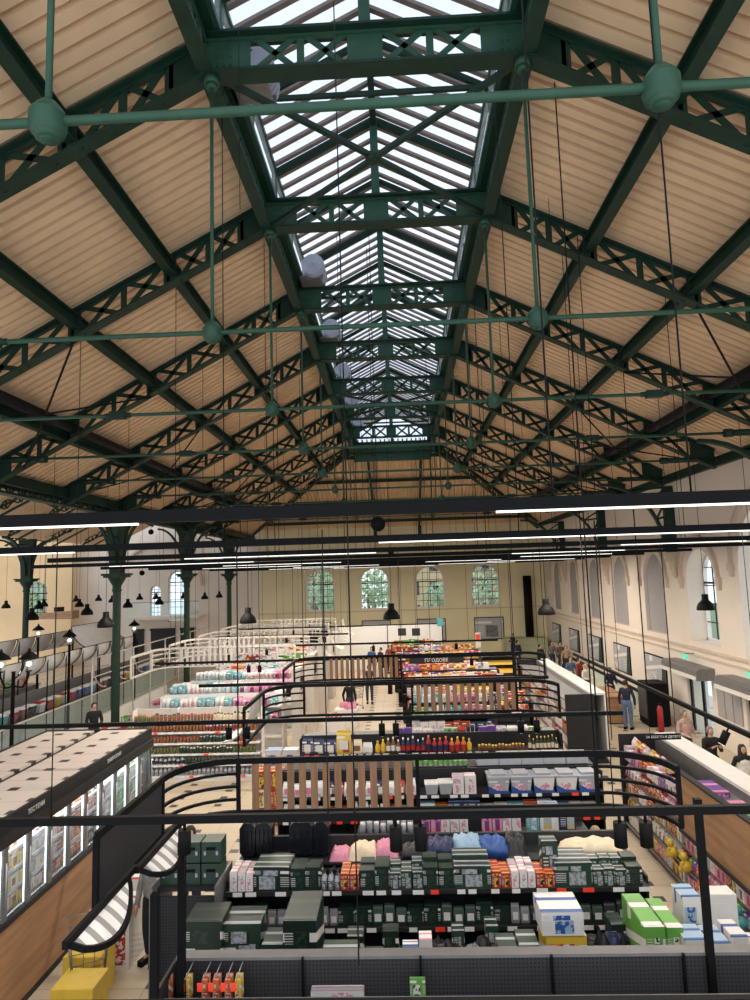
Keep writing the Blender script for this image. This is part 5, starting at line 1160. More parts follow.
# ------------------------------------------------------------------ right wall fittings
for j, (y, w) in enumerate(((27.1, 2.3), (31.2, 2.3), (35.5, 2.3), (39.8, 2.3), (44.3, 2.3))):
    t = thing('framed_poster', 'framed green and grey poster on the right wall, %s to the viewer' % ORD[j], 'poster', (XWALL-.03, y, 1.7))
    link('frame', MB().box(XWALL-.05, XWALL-.001, y-w/2, y+w/2, 1.05, 2.35), BLACK, t)
    link('print', MB().box(XWALL-.055, XWALL-.05, y-w/2+.05, y+w/2-.05, 1.1, 2.3), pack('poster_print', [P3['silver'], P3['silver'], P3['white'], P3['grey'], P3['green']], (1, 1.3, 2.2)), t)
    link('green_field', MB().add([(XWALL-.057, y-w/2+.05, 1.1), (XWALL-.057, y-w/2+.55, 1.1), (XWALL-.057, y-w/2+.3, 2.3), (XWALL-.057, y-w/2+.05, 2.3)], [(0, 1, 2, 3)]), MATS['plain_green'], t)
for j, (u0, u1) in enumerate(((309, 331), (362, 391), (417, 446), (474.5, 504))):
    x0, x1 = at(u0, 630, YEND).x, at(u1, 630, YEND).x
    t = thing('framed_poster', 'framed grey landscape poster on the end wall, %s from the left' % ('first', 'second', 'third', 'fourth')[j], 'poster', (x0, YEND-.03, 1.9))
    link('frame', MB().box(x0, x1, YEND-.05, YEND-.001, 1.1, 2.7), BLACK, t)
    link('print', MB().box(x0+.06, x1-.06, YEND-.056, YEND-.05, 1.16, 2.64), pack('landscape_print', [P3['silver'], P3['silver'], P3['grey'], P3['green']], (1.2, 1, 3)), t)
dc = thing('downpipe', 'thick black vertical pipe standing by the right end of the end wall', 'pipe', (at(528, 600, 48.6).x, 48.6, 1.2))
link('tube', MB().cyl((dc.location.x, 48.6, 1.25), (dc.location.x, 48.6, 5.6), .3, 16), BLACK, dc)
link('bench', MB().box(at(505, 640, 48).x, at(545, 640, 48).x, 47.2, 48.9, 0, 1.25), mat('pale_green_stone', (178, 184, 150), .6), kind=None).name = 'stone_bench'
tag(bpy.data.objects['stone_bench'], 'pale green stone bench under the black pipe', 'bench')
for j, y in enumerate((23.4, 19.0)):
    h = (1.0, 1.2)[j]; nm = ('farther', 'nearer')[j]
    t = thing('air_curtain', 'long grey air curtain box over the %s entrance' % nm, 'heater', (10, y, 2.3))
    link('casing', MB().prism([(XWALL-.62, 2.12), (XWALL-.0, 2.12), (XWALL-.0, 2.52), (XWALL-.5, 2.52), (XWALL-.62, 2.44)], 'y', y-h-.5, y+h+.5), GREYM, t)
    link('white_grille', MB().box(XWALL-.66, XWALL-.6, y-h-.45, y+h+.45, 2.14, 2.26), WHITE, t)
    t = bpy.data.objects.new('door_%d' % (j+1), None); COL.objects.link(t); WL[t] = Vector((0, 0, 0)); t['kind'] = 'structure'
    link('door_frame', MB().box(XWALL+.1, XWALL+.2, y-h, y-h+.08, 0, 2.15).box(XWALL+.1, XWALL+.2, y+h-.08, y+h, 0, 2.15).box(XWALL+.1, XWALL+.2, y-h, y+h, 2.07, 2.15).box(XWALL+.1, XWALL+.2, y-.04, y+.04, 0, 2.1), BLACK, t)
    link('door_glass', MB().box(XWALL+.14, XWALL+.15, y-h+.08, y+h-.08, 0, 2.07), CLEAR, t)
    e = thing('exit_sign', 'small lit green exit sign with a running figure, %s one' % nm, 'sign', (XWALL-.7, y, 2.9))
    link('panel', MB().box(XWALL-.35, XWALL-.33, y-.17, y+.17, 2.66, 2.84), EXITG, e)
    p_ = MB(); X = XWALL-.353
    for a, b in (((-.02, .06), (.03, -.01)), ((.03, -.01), (.07, -.06)), ((.03, -.01), (-.02, -.06)), ((-.02, .05), (.06, .03)), ((-.02, .05), (-.07, .02))): p_.bar((X, y+a[0], 2.75+a[1]), (X, y+b[0], 2.75+b[1]), .018, .004, (1, 0, 0))
    p_.box(X-.002, X, y-.05, y-.02, 2.81, 2.835)
    link('running_figure', p_, WHT, e); link('arm', MB().box(XWALL-.34, XWALL, y-.01, y+.01, 2.84, 2.87), GREYM, e)
m_ = MB()
for q in range(3):
    y = 21.6-q*.55; m_.box(XWALL-.04, XWALL-.001, y-.24, y+.24, 1.0, 1.9)
single('notice_board', m_, BLIND, 'three grey panels side by side on the wall between the two entrances', 'notice board', origin=(XWALL, 21, 1.4))
t = thing('balustrade', 'long low pale balustrade with black handrail in front of the right wall', 'railing', (9.7, 24, 0))
link('panel', MB().box(9.62, 9.68, 25.5, 44, .05, .85).box(9.62, 9.68, 8, 17.2, .05, .95), mat('pale_green_panel', (196, 204, 190), .5), t)
link('handrail', MB().box(9.58, 9.72, 25.4, 44, .85, .93).box(9.58, 9.72, 8, 17.2, .95, 1.03), BLACK, t)
for j, y in enumerate((25.2,)):
    t = thing('vending_cabinet', 'tall black cabinet standing beside the entrance', 'cabinet', (9.5, y, 0))
    link('body', MB().box(9.1, 9.9, y-.5, y+.5, .05, 1.6), BLACK, t); link('front', MB().box(9.06, 9.1, y-.42, y+.42, .3, 1.5), mat('dark_print', (70, 76, 78), .3, 0, .5, 9), t); link('foot', MB().box(9.15, 9.85, y-.45, y+.45, 0, .05), DUCT, t)
t = thing('fire_extinguisher', 'red fire extinguisher between cabinet and entrance', 'fire extinguisher', (9.9, 22.0, 0))
link('cylinder', MB().lathe((9.1, 23.6, 0), [(.001, .02), (.1, .02), (.1, .9), (.06, 1.0), (.03, 1.04)], 14), MATS['plain_red'], t); link('valve', MB().box(9.07, 9.13, 23.5, 23.66, 1.04, 1.1), BLACK, t)
for j, (y, d) in enumerate(((27.0, 1.3), (25.8, .7))):
    t = thing('wooden_counter', 'oak veneer service counter near the right wall, %s one' % ('farther', 'nearer')[j], 'counter', (7.9, y, 0))
    link('body', MB().box(7.9, 8.6, y-d/2, y+d/2, .05, 1.0), OAK, t); link('counter_top', MB().box(7.86, 8.64, y-d/2-.04, y+d/2+.04, 1.0, 1.04), OAK, t); link('foot', MB().box(7.95, 8.55, y-d/2+.05, y+d/2-.05, 0, .05), CHAR, t)

# ------------------------------------------------------------------ far end: partition, counters, signs
t = thing('partition_wall', 'low white partition in front of the end wall', 'partition', (-1, 42, 0))
link('panel', MB().box(-4.1, 2.6, 42, 42.12, 0, 2.75), WHITE, t); link('side_panel', MB().box(-4.1, -4.0, 38.5, 42, 0, 2.75), WHITE, t)
link('edge_trim', MB().box(-4.12, 2.62, 41.97, 42.15, 2.75, 2.8).box(-.95, -.9, 41.97, 42.0, 0, 2.75).box(2.56, 2.62, 41.9, 42.2, 0, 3.1), BLACK, t)
t = thing('black_kiosk', 'black framed kiosk at the left end of the white partition', 'kiosk', (-4.6, 37.6, 0))
link('frame', MB().box(-5.2, -4.1, 37, 37.1, 2.2, 2.9).box(-5.2, -5.1, 37, 38, 0, 2.9).box(-4.2, -4.1, 37, 38, 0, 2.9).box(-5.2, -4.1, 37, 38.2, 2.85, 2.95), BLACK, t)
link('counter', MB().box(-5.1, -4.2, 37.1, 38, 0, 1.1), WHITE, t)
for j, (u, v, w, h, m) in enumerate(((348, 637, .55, .7, 'plain_white'), (402, 632, .5, .45, 'plain_black'), (416, 632, .5, .45, 'plain_black'), (440, 622, .35, .5, 'plain_teal'), (478, 640, .3, .9, 'plain_white'))):
    p = at(u, v, 41.5 if j != 3 else 40); t = thing('hanging_sign', ('white sign on a black post by the partition', 'small black hanging screen, left of a pair', 'small black hanging screen, right of a pair', 'teal hanging sign over the bakery', 'tall white sign with red patch')[j], 'sign', p)
    link('board', MB().box(p.x-w/2, p.x+w/2, p.y-.03, p.y+.03, p.z-h/2, p.z+h/2), MATS[m], t)
    if j == 4: link('red_patch', MB().box(p.x-w*.4, p.x+w*.4, p.y-.035, p.y-.03, p.z, p.z+h*.4), REDT, t)
    link('hanger', MB().cyl((p.x, p.y, p.z+h/2), (p.x, p.y, 6.4), .01, 5), DUCT, t)
t = thing('bakery_counter', 'dark bakery counter with yellow lit top at the back of the hall', 'counter', (1.5, 40, 0))
link('body', MB().box(-.8, 3.6, 40.2, 41.2, 0, 1.1), CHAR, t); link('counter_top', MB().box(-.85, 3.65, 40.1, 41.25, 1.1, 1.15), MATS['plain_cream'], t)
link('glass_case', MB().box(-.8, 3.6, 40.2, 40.22, 1.15, 1.5), CLEAR, t)
hd = thing('department_sign', 'dark header board with white lettering over the distant centre units', 'sign', (1.2, 27.8, 2.7))
link('board', MB().box(.3, 2.6, 27.78, 27.84, 2.2, 2.45), CHAR, hd); link('bracket', MB().box(.3, .34, 27.78, 27.84, 2.02, 2.2).box(2.56, 2.6, 27.78, 27.84, 2.02, 2.2), CHAR, hd)
text_mesh('ПЛОДОВЕ', .2, (1.45, 27.77, 2.325), (PI/2, 0, 0), WHITE, hd)
yl = thing('display_case', 'display case with glowing yellow shelves right of the centre units', 'display case', (3.4, 30, 0))
link('case', MB().box(3.4, 4.9, 29.2, 29.26, 0, 2.3).box(3.4, 4.9, 28.4, 29.2, 2.3, 2.34).box(3.4, 3.44, 28.4, 29.2, 0, 2.3).box(4.86, 4.9, 28.4, 29.2, 0, 2.3), CHAR, yl)
for q in range(3): link('yellow_shelf', MB().box(3.46, 4.84, 28.6, 29.15, 1.25+.35*q, 1.37+.35*q), mat('warm_lit_shelf', (255, 200, 90), .5, 0, .1, 3, .25), yl)

# ------------------------------------------------------------------ people
def person(x, y, face, label, top, trous, hair, hgt=1.74, pose='stand', z0=0., hood=False, vest=None, longhair=False):
    """one continuous skinned body; clothing and hair are its children. face: heading angle, 0 looks towards -y"""
    t = thing('person', label, 'person', (x, y, z0)); k = hgt/1.74
    sw = .1 if pose == 'walk' else .0
    arms = {'stand': ((.27, -.02, 1.1), (.26, -.1, .84)), 'walk': ((.26, .1, 1.12), (.24, -.06, .86)), 'hold': ((.25, -.02, 1.12), (.16, -.28, 1.08)), 'phone': ((.24, -.06, 1.12), (.1, -.26, 1.28))}[pose]
    V = []; E = []; Rr = []
    def v(p, r, parent=None):
        V.append(tuple(c*k for c in p)); Rr.append(r if isinstance(r, tuple) else (r, r)); i = len(V)-1
        if parent is not None: E.append((parent, i))
        return i
    pel = v((0, 0, .96), (.15, .11)); be = v((0, -.0, 1.12), (.135, .1), pel); ch = v((0, .0, 1.3), (.16, .11), be); ck = v((0, .01, 1.43), (.12, .09), ch)
    ne = v((0, 0, 1.5), .052, ck); hd_ = v((0, -.01, 1.56), .062, ne); h1 = v((0, -.015, 1.62), (.076, .09), hd_); h2 = v((0, -.01, 1.68), (.07, .085), h1); v((0, 0, 1.72), .04, h2)
    v((0, -.115, 1.61), .013, h1)
    tor = [pel, be, ch, ck]; armi = []; legi = []; shoe = []
    for s in (-1, 1):
        a = v((s*.18, .0, 1.41), .058, ck); e = v((s*arms[0][0], arms[0][1], arms[0][2]), .043, a); w = v((s*arms[1][0], arms[1][1], arms[1][2]), .028, e); armi += [a, e, w]
        d = (Vector(V[w])-Vector(V[e])).normalized(); pal = v(tuple((Vector(V[w])+d*.07)/k), (.036, .02), w)
        sd = Vector((0, 1, 0)) if abs(d.z) > .6 else Vector((1, 0, 0))
        for q, L in enumerate((.07, .08, .075, .058)):
            o = sd*(q-1.5)*.019; b1 = v(tuple((Vector(V[pal])+o+d*.03)/k), .0095, pal); v(tuple((Vector(V[pal])+o+d*(.03+L*.6)+Vector((0, -.008, 0)))/k), .008, b1)
        v(tuple((Vector(V[w])+d*.06-sd*.045+Vector((0, -.02, 0)))/k), .01, w)
        hp = v((s*.1, 0, .88), .095, pel); kn = v((s*.11, -.03-s*sw, .5), .062, hp); an = v((s*.11, .02-s*sw*1.6, .09), .042, kn); to = v((s*.12, -.13-s*sw*1.6, .04), .036, an); legi += [hp, kn, an]; shoe.append((an, to))
    def skin(name, idx, edges, grow, m, parent, sub=2):
        me = bpy.data.meshes.new(name); mp = {i: j for j, i in enumerate(idx)}
        me.from_pydata([V[i] for i in idx], [(mp[a], mp[b]) for a, b in edges if a in mp and b in mp], [])
        o = bpy.data.objects.new(name, me); COL.objects.link(o); o.parent = parent
        md = o.modifiers.new('skin', 'SKIN'); md.use_smooth_shade = True; md.use_x_symmetry = False
        for j, i in enumerate(idx): me.skin_vertices[0].data[j].radius = (Rr[i][0]*k*grow[0]+grow[1], Rr[i][1]*k*grow[0]+grow[1]) 
        me.skin_vertices[0].data[0].use_root = True
        sb = o.modifiers.new('smooth', 'SUBSURF'); sb.levels = sub; sb.render_levels = sub
        me.materials.append(m); return o
    def mkskin(name, idx, grow, m, sub=2):
        me = bpy.data.meshes.new(name)
        if not me.skin_vertices: pass
        return None
    RB = [(a*.72, b*.72) if i in (pel, be, ch, ck) or i in [q for q in armi if q not in (armi[2], armi[5])]+[q for q in legi] else (a, b) for i, (a, b) in enumerate(Rr)]
    body = skinned('body', V, E, RB, k, (1, 0), SKIN, t, list(range(len(V))))
    RJ = list(Rr); RJ[ne] = (.05, .05); skinned('jacket', V, E, RJ, k, (1.0, .014), top, t, tor+[ne]+armi)
    skinned('trousers', V, E, Rr, k, (1.04, .012), trous, t, [pel, be]+legi)
    sh = MB()
    for a, b in shoe:
        A, B = Vector(V[a]), Vector(V[b]); sh.box(A.x-.048, A.x+.048, B.y-.05, A.y+.06, 0, .085)
    wl = WL[t]; o = link('shoe', sh, BLACK); o.parent = t
    hm = MB()
    hp_ = [(.001, .13), (.055, .12), (.088, .07), (.096, .01), (.092, -.04)] if not longhair else [(.001, .13), (.055, .12), (.09, .07), (.1, 0), (.105, -.1), (.12, -.22), (.11, -.32)]
    n0 = len(hm.v); hm.lathe((0, .022, 1.625*k), [(r*k, z*k) for r, z in hp_[::-1]], 16)
    hm.v = [(p[0], (p[1] if p[1] > -.055 or p[2] > 1.655*k else -.055+(p[1]+.055)*.1), p[2]) for p in hm.v]
    o = link('hair', hm, hair); o.parent = t
    f = MB()
    for s in (-1, 1): f.ball((s*.03*k, -.098*k, 1.64*k), .009, 6); f.ball((s*.085*k, -.0, 1.615*k), .02, 6)
    f.box(-.025*k, .025*k, -.103*k, -.092*k, 1.575*k, 1.582*k)
    o = link('eyes_and_mouth', f, mat('dark_brown', (70, 44, 38), .6)); o.parent = t
    if vest:
        skinned('vest', V, E, Rr, k, (1.08, .04), vest, t, tor)
    t.rotation_euler = (0, 0, face)
    return t
def skinned(name, V, E, Rr, k, grow, m, parent, idx):
    me = bpy.data.meshes.new(name); mp = {i: j for j, i in enumerate(idx)}
    me.from_pydata([V[i] for i in idx], [(mp[a], mp[b]) for a, b in E if a in mp and b in mp], [])
    o = bpy.data.objects.new(name, me); COL.objects.link(o)
    bpy.context.view_layer.objects.active = o
    md = o.modifiers.new('skin', 'SKIN'); md.use_smooth_shade = True
    if not me.skin_vertices:
        with bpy.context.temp_override(object=o, active_object=o): bpy.ops.mesh.customdata_skin_add()
    for j, i in enumerate(idx): me.skin_vertices[0].data[j].radius = (Rr[i][0]*k*grow[0]+grow[1], Rr[i][1]*k*grow[0]+grow[1])
    for d in me.skin_vertices[0].data: d.use_root = False
    me.skin_vertices[0].data[0].use_root = True
    sb = o.modifiers.new('smooth', 'SUBSURF'); sb.levels = 1; sb.render_levels = 1
    me.materials.append(m); o.parent = parent; return o
C = lambda n, c: mat('cloth_'+n, c, .85, 0, .15, 12)
HB, HG, HL = mat('dark_hair', (38, 30, 28), .7), mat('grey_hair', (120, 112, 106), .7), mat('fair_hair', (176, 150, 110), .7)
def px(u, D): return (u-401)/F*D
person(px(622, 24.9), 24.6, 2.6, 'person in navy jacket and blue jeans standing beside a shopping cart', C('navy', (34, 40, 60)), C('jeans', (88, 112, 146)), HB, 1.78)
person(px(683, 19.3), 19.3, .3, 'person in grey and pink jacket with dark sleeves near the entrance', C('beigegrey', (176, 150, 140)), C('dark', (46, 52, 70)), HG, 1.76, 'hold', vest=C('pinkish', (198, 158, 146)))
person(px(709, 17.3), 17.3, .1, 'bald person in black coat walking behind the white ledge', C('black', (28, 28, 30)), C('black', (28, 28, 30)), HG, 1.74, 'phone')
person(px(741, 15.8), 15.8, .0, 'person with long black hair in white vest at the right edge', C('black', (28, 28, 30)), C('dark', (46, 52, 70)), HB, 1.66, 'walk', vest=C('white', (222, 216, 208)), longhair=True)
for j, (u, D, m, h, ps, lb) in enumerate(((539.6, 38, C('black', (28, 28, 30)), HB, 'stand', 'person in black, farthest left of the queue by the right wall'), (551, 39, C('grey', (110, 108, 106)), HB, 'stand', 'person in grey jacket, second in the queue by the wall'), (558, 38.4, C('brown', (96, 76, 60)), HB, 'stand', 'person in brown coat, third in the queue by the wall'),
        (564, 37, C('beige', (150, 128, 104)), HG, 'stand', 'person in beige coat, fourth in the queue by the wall'), (569.6, 32, C('bluegrey', (72, 94, 120)), HB, 'hold', 'person in blue jacket leaning at the queue'), (578, 31.5, C('darkred', (126, 44, 44)), HB, 'stand', 'person in dark red jacket in the queue'), (585, 29.7, C('white', (222, 216, 208)), HL, 'hold', 'person in white top nearest the oak counter'),
        (609, 28.2, C('navy', (34, 40, 60)), HB, 'hold', 'person in dark jacket behind the oak counter'), (517, 40, C('navy', (34, 40, 60)), HB, 'stand', 'person in navy bending near the pale green bench'), (512, 45.2, C('black', (28, 28, 30)), HB, 'phone', 'person in black standing by the black pipe'),
        (370, 39, C('blue', (44, 86, 140)), HB, 'hold', 'person in blue jacket before the white partition, left'), (379, 38.4, C('black', (28, 28, 30)), HB, 'stand', 'person in black before the white partition, right'), (388, 40.2, C('darkred', (126, 44, 44)), HB, 'stand', 'person in dark red at the partition'),
        (347, 27, C('black', (28, 28, 30)), HB, 'walk', 'person in black walking in the middle aisle below the oak slats'), (367, 31, C('dark', (46, 52, 70)), HB, 'stand', 'person in dark clothes farther along the middle aisle'),
        (455, 39, C('black', (28, 28, 30)), HB, 'hold', 'person in black at the bakery, left'), (470, 38.8, C('grey', (110, 108, 106)), HG, 'stand', 'person in grey at the bakery, right'))):
    X = px(u, D); person(X, D, R.uniform(-1, 1), lb, m, C('dark', (46, 52, 70)) if j % 3 else C('black', (28, 28, 30)), h, 1.7+.03*(j % 3), ps)
person(px(91, 22.5), 22.5, .6, 'dark-haired person in black sweater beyond the freezer block', C('black', (28, 28, 30)), C('black', (28, 28, 30)), HB, 1.76, 'hold', .18)
single('floor_step', MB().box(px(91, 22.5)-.8, px(91, 22.5)+.8, 21.9, 23.2, 0, .175), WHITE, 'low white step beyond the freezer block', 'step', origin=(px(91, 22.5), 22.5, 0))
person(px(187, 11.6), 11.6, .2, 'person in black cap browsing behind the curved black frame', C('black', (28, 28, 30)), C('dark', (46, 52, 70)), HB, 1.72, 'hold')
person(px(590, 11.2), 11.2, 2.8, 'fair-haired person in navy browsing behind the beige folded clothing', C('navy', (34, 40, 60)), C('dark', (46, 52, 70)), HL, 1.66, 'stand', longhair=True)
person(px(155, 10.5)-.15, 10.7, -.4, 'person with grey backpack behind the striped awning', C('greylight', (140, 138, 136)), C('black', (28, 28, 30)), HB, 1.72, 'stand', vest=C('greylight', (140, 138, 136)))

# ------------------------------------------------------------------ left aisle market: stalls, awnings, street lamps
t = thing('market_counter', 'long market counter with pale glass front in the left aisle', 'counter', (-14.4, 27, 0))
link('body', MB().box(-15.2, -14.2, 20, 42, 0, .95), mat('pale_panel', (214, 208, 200), .5), t); link('glass_front', MB().box(-14.12, -14.1, 20, 42, .1, 1.35), CLEAR, t); link('counter_top', MB().box(-15.2, -14.1, 20, 42, .95, 1.0), CHAR, t)
link('back_shelf', MB().box(-15.25, -15.2, 20, 42, 1.0, 1.7), GREYM, t)
q = 0
for y in [20.6+.62*i for i in range(30)]:
    m = ('plain_yellow', 'plain_white', 'plain_red', 'plain_blue', 'plain_blue', 'plain_teal', 'plain_red', 'plain_brown', 'plain_black', 'plain_white', 'plain_red')[q % 11]; q += 1
    nm = m.split('_')[1]; put(proto('tub', m+'|plain_white' if m != 'plain_white' else 'plain_white|plain_red', (.4, .4, .42)), (-14.5, y, 1.0), '%s tub on the market counter in the left aisle' % nm, '%s tubs on the market counter' % nm)
AWN = mat('grey_white_awning', (232, 230, 232), .85, 0, .06)
for j in range(9):
    y = 21.5+1.45*j; canopy(-14.0, y, y+1.3, 2.45, 3.2, -.85, AWN, 'sagging pale grey awning panel over the market counter, %s' % ORD[j], 1, 'awning panels over the market counter', BLACK)
for j in range(7):
    y = 26+1.6*j; canopy(-18.0, y, y+1.45, 2.6, 3.5, -.9, AWN, 'grey awning panel of the rear stall row, %s' % ORD[j], 1, 'awning panels of the rear stalls', BLACK)
canopy(-15.6, 31, 35.5, 2.9, 4.0, 1.3, AWN, 'largest white awning, high behind the street lamp', 1, None, BLACK)
single('awning_post', MB().tube([(-14.3, 31, 2.95), (-14.3, 31, 0)], .04, 6).tube([(-14.3, 35.5, 2.95), (-14.3, 35.5, 0)], .04, 6).tube([(-15.6, 31, 4.0), (-15.6, 31, 0)], .04, 6).tube([(-15.6, 35.5, 4.0), (-15.6, 35.5, 0)], .04, 6).bar((-15.6, 31, 4), (-15.6, 35.5, 4), .05, .05), BLACK, 'black frame carrying the largest white awning', 'frame', origin=(-15, 33, 0))
m_ = MB()
for y in [21.5+1.45*i for i in range(10)]: m_.cyl((-14.0, y, 0), (-14.0, y, 3.2), .025, 6)
m_.bar((-14, 21.5, 3.2), (-14, 34.5, 3.2), .04, .05)
single('canopy_stand', m_, BLACK, 'black posts and rail carrying the pale awnings of the market counter', 'frame', origin=(-14, 28, 0))
m_ = MB()
for y in [26+1.6*i for i in range(8)]: m_.cyl((-18, y, 0), (-18, y, 3.5), .03, 6)
m_.bar((-18, 26, 3.5), (-18, 37.2, 3.5), .05, .05)
single('canopy_stand', m_, BLACK, 'black posts and rail carrying the rear grey awnings', 'frame', origin=(-18, 31, 0))
single('rear_counter', MB().box(-19.0, -18.2, 26, 33, 0, 1.1).box(-19.05, -18.1, 26, 33, 1.1, 1.15), GREYM, 'grey counter of the rear stall row', 'counter', origin=(-18.7, 32, 0))
for q in range(9): put(proto('tub', (MIXG, MIXW, MIXO)[q % 3]+'|plain_white', (.4, .4, .4)), (-18.6, 26.6+.7*q, 1.15), 'small %s goods box on the rear stall counter' % ('green', 'white', 'orange')[q % 3], '%s goods boxes on the rear stall counter' % ('green', 'white', 'orange')[q % 3], 0, None, False)
def street_lamp(x, y, label, heads=((0, 0),)):
    t = thing('street_lamp', label, 'street lamp', (x, y, 0)); H = 3.75
    link('pole', MB().lathe((x, y, 0), [(.13, 0), (.13, .25), (.07, .35), (.055, .9), (.045, H), (.07, H+.02)], 12), BLACK, t)
    for hx, hy in heads:
        a, b = x+hx, y+hy
        if hx or hy: link('arm', MB().tube([(x, y, H-.35), (x+hx*.6, y+hy*.6, H-.4), (a, b, H-.12), (a, b, H)], .025, 6), BLACK, t)
        hdn = link('lantern_frame', MB().lathe((a, b, 0), [(.07, H), (.1, H+.03), (.001, H+.03)], 6).lathe((a, b, 0), [(.25, H+.33), (.2, H+.4), (.12, H+.47), (.05, H+.52), (.02, H+.6), (.001, H+.62)], 12), BLACK, t)
        link('lantern_glass', MB().lathe((a, b, 0), [(.1, H+.03), (.17, H+.33)], 6), CLEAR, hdn)
        link('bulb', MB().ball((a, b, H+.2), .07, 10), BULB, hdn)
street_lamp(px(65, 24), 24, 'black street lamp with one lantern, in front of the market counter')
street_lamp(px(34, 28), 28, 'black street lamp with one lantern, farther back between the awnings')
street_lamp(px(7, 17), 17, 'black double-armed street lamp at the left edge, nearest', ((-.35, 0), (.35, .1)))
street_lamp(px(131, 29), 29, 'black street lamp right of the green column')
t = thing('wooden_box', 'hanging brown wooden box before the warm far wall', 'box', (px(55, 44), 44, 4.1))
a0, a1 = px(38, 44), px(72, 44)
link('crate', MB().prism([(a0, 3.75), (a1, 3.7), (a1, 4.25), (a0, 4.1)], 'y', 43.6, 44.6), OAK, t); link('motor', MB().box((a0+a1)/2-.2, (a0+a1)/2+.2, 43.8, 44.4, 4.2, 4.5), BLACK, t)
link('hanger', MB().cyl((a0+.2, 44, 4.1), (a0+.2, 44, 9), .02, 5).cyl((a1-.2, 44, 4.2), (a1-.2, 44, 9), .02, 5), DUCT, t)
# railings and white tubular frames along the arcade
t = thing('glass_railing', 'glass railing with steel edge running along beyond the freezer block', 'railing', (-10.6, 24, 0))
link('pane', MB().box(-11.9, -11.88, 19, 33, .85, 1.75), CLEAR, t); link('kerb', MB().box(-12.0, -11.8, 19, 33, 0, .85), WHITE, t); link('handrail', MB().box(-11.92, -11.86, 19, 33, 1.75, 1.79), CREAMFR, t)
for j in range(8):
    y = 24.5+1.9*j; t = thing('tubular_arch_frame', 'cream tubular frame with quarter arch along the arcade, %s' % ORD[j], 'frame', (-11.6, y, 0))
    z_ = 3.2
    link('post', MB().cyl((-11.6, y, 0), (-11.6, y, 3.2), .03, 6).cyl((-11.6, y, 3.2), (-11.6, y+1.9, 3.2), .03, 6).cyl((-11.6, y, 2.5), (-11.6, y+1.9, 2.5), .025, 6), CREAMFR, t)
    link('arch', MB().tube([(-11.6, y+1.2*(1-math.cos(a)), 3.2-1.2*math.sin(a)) for a in [PI/2*q/8 for q in range(9)]], .025, 6), CREAMFR, t)
single('balcony', MB().box(at(130, 605, 48).x, at(202, 605, 48).x, 47.2, YEND, 3.3, 3.5), WALLW, 'white balcony slab below the tall windows of the white wall', 'balcony', origin=(at(160, 605, 48).x, 48, 3.3))
t = thing('balcony_railing', 'glass railing on the white balcony', 'railing', (at(160, 605, 48).x, 47.25, 3.5))
link('pane', MB().box(at(130, 605, 48).x, at(202, 605, 48).x, 47.25, 47.27, 3.5, 4.5), CLEAR, t); link('handrail', MB().box(at(130, 605, 48).x, at(202, 605, 48).x, 47.23, 47.29, 4.5, 4.55), GREYM, t)
for j, (u0, u1) in enumerate(((133, 144), (151, 175), (181, 194))):
    x0, x1 = at(u0, 630, 48.9).x, at(u1, 630, 48.9).x
    single('shop_opening', MB().box(x0, x1, 48.86, 48.95, .3, 2.5).box(x0-.06, x1+.06, 48.8, 48.86, 2.4, 2.56), CHAR, 'dark shop opening in the white wall, %s' % ('left', 'widest, middle', 'right')[j], 'shop front', origin=(x0, 48.9, 0))
# produce tables between column and jar unit
for j, y in enumerate((21.5, 24.5, 27.5)):
    t = thing('produce_table', 'white produce table near the arcade, %s' % ORD[j], 'table', (-9.9, y, 0))
    link('top', MB().box(-10.6, -8.9, y, y+1.6, .8, .85), WHITE, t); link('base', MB().box(-10.5, -9.0, y+.1, y+1.5, 0, .8), WHITE, t)
    for a in range(5):
        for b in range(4): put(proto('tub', (MIXR, MIXG, MIXP, MIXO, MIXW)[(a+b+j) % 5]+'|'+(MIXR, MIXG, MIXP, MIXO, MIXW)[(a+b+j) % 5], (.3, .34, .2)), (-10.4+a*.34, y+.22+b*.38, .85), '%s tray of goods on the %s produce table' % (('red', 'green', 'pink', 'orange', 'white')[(a+b+j) % 5], ORD[j]), '%s trays on the %s produce table' % (('red', 'green', 'pink', 'orange', 'white')[(a+b+j) % 5], ORD[j]), 0, None, False)

# ------------------------------------------------------------------ outside the end windows
link('terrain', MB().box(-60, 60, YEND+1, 110, -.4, -.2), mat('grass', (96, 120, 70), .9), kind='structure').name = 'floor_outside'
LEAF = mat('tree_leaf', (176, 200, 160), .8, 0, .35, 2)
def tree(x, y, h, r, label, group='trees outside the end windows'):
    t = thing('tree', label, 'tree', (x, y, -.2), group); rr = random.Random(int(x*10))
    link('trunk', MB().cyl((x, y, -.2), (x, y, h*.6), .25, 8, .12), MATS['plain_brown'], t)
    b = MB()
    for q in range(330):
        a, e, d = rr.uniform(0, 2*PI), rr.uniform(-1, 1), r*rr.random()**.4
        c = Vector((x+d*math.cos(a)*math.sqrt(1-e*e), y+d*math.sin(a)*math.sqrt(1-e*e), h*.62+e*d*1.1)); s = rr.uniform(.16, .34)
        n = Vector((rr.uniform(-1, 1), rr.uniform(-1, 1), rr.uniform(-.3, 1))).normalized(); p = n.orthogonal().normalized()*s; w = n.cross(p)
        b.add([c-p, c+w*.6, c+p, c-w*.6], [(0, 1, 2, 3)])
    link('foliage', b, LEAF, t)
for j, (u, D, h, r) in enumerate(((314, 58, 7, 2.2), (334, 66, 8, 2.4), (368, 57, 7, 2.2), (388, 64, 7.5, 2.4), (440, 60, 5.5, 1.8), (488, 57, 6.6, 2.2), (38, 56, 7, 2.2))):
    tree(px(u, D), D, h, r, 'green tree outside the end wall, %s from the left' % ('second', 'third', 'fourth', 'fifth', 'sixth', 'seventh', 'first')[j])
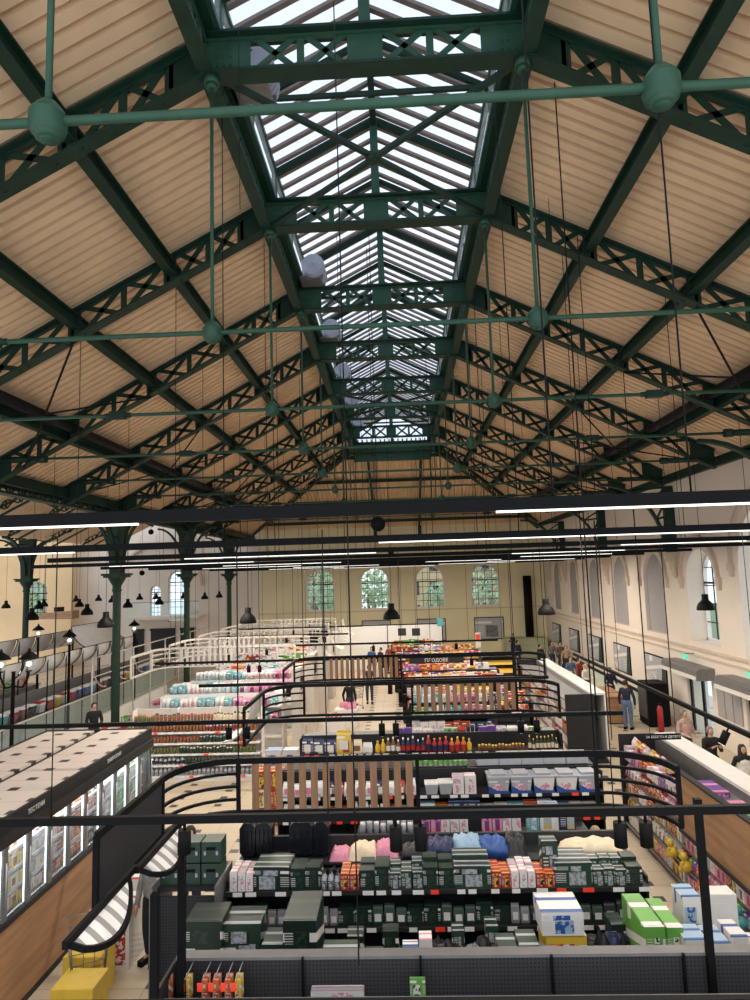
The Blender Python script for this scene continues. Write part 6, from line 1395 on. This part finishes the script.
for j, (u0, u1, D, hh, col, lb) in enumerate(((405, 462, 75, 13, (206, 176, 130), 'yellow ochre house outside the third end window'), (472, 520, 75, 9, (176, 130, 112), 'reddish house outside the fourth end window'), (20, 60, 78, 10, (170, 180, 190), 'grey blue house outside the far left window'), (290, 340, 80, 5, (170, 160, 150), 'low grey house outside the first end window'))):
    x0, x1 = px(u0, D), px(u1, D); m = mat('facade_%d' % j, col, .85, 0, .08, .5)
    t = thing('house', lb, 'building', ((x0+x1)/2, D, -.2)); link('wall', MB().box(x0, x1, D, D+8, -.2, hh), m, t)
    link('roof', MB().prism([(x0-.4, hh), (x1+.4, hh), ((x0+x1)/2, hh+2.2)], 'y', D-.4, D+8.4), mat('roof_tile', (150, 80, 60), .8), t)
    n = max(2, int((x1-x0)/2.0))
    for q in range(n):
        for z in [1.0+2.6*i for i in range(int((hh-1)/2.6))]:
            xx = x0+(x1-x0)*(q+.5)/n; w = link('window', MB().box(xx-.45, xx+.45, D-.05, D-.01, z, z+1.5), DUCT, t)

# ------------------------------------------------------------------ final placement of the shop floor fittings
# everything standing or hanging at shop level was measured on plain similar triangles; this is the small
# depth correction for the camera's tilt and turn (depth only, the same for all things at one spot)
STAY = ('skylight', 'edge_girder', 'cross_bracing', 'vent_drum', 'roof_', 'purlin', 'eave_beam', 'hip_', 'tie_rod', 'bracing_rod', 'iron_column', 'arcade_girder', 'aisle_truss', 'wall_', 'stone_',
        'light_line', 'hanging_cable', 'ball_speaker', 'downpipe', 'hanging_sign', 'balcony', 'shop_opening', 'tree', 'house', 'wooden_box', 'pendant')
for o in list(COL.objects):
    if o.parent or o.type not in ('MESH', 'EMPTY') or (o.get('kind') == 'structure' and not o.name.startswith('door')): continue
    if o.name.startswith(STAY) or (o.name.startswith('framed_poster') and 'end wall' in o['label']): continue
    x, y, z = o.location
    if o.name.startswith('door'): x, y = 10.4, (24.4 if o.name == 'door_1' else 20.0); o.location.y += 1.0; continue
    h = 2.6 if o.name.startswith(('header', 'spotlight', 'striped', 'curved', 'upright')) else 4.3
    if x < 9: o.location.x -= .018*h
    xr = .6 if -3.55 < x < 4.6 else -6.3 if -8.7 < x <= -3.55 else 5.6 if 4.6 <= x < 6.5 else x
    o.location.y += .0125*y+.112*h+.039*xr-(.16 if o.get('front') or o.name.startswith(('blister_pack', 'leaflet')) else 0)
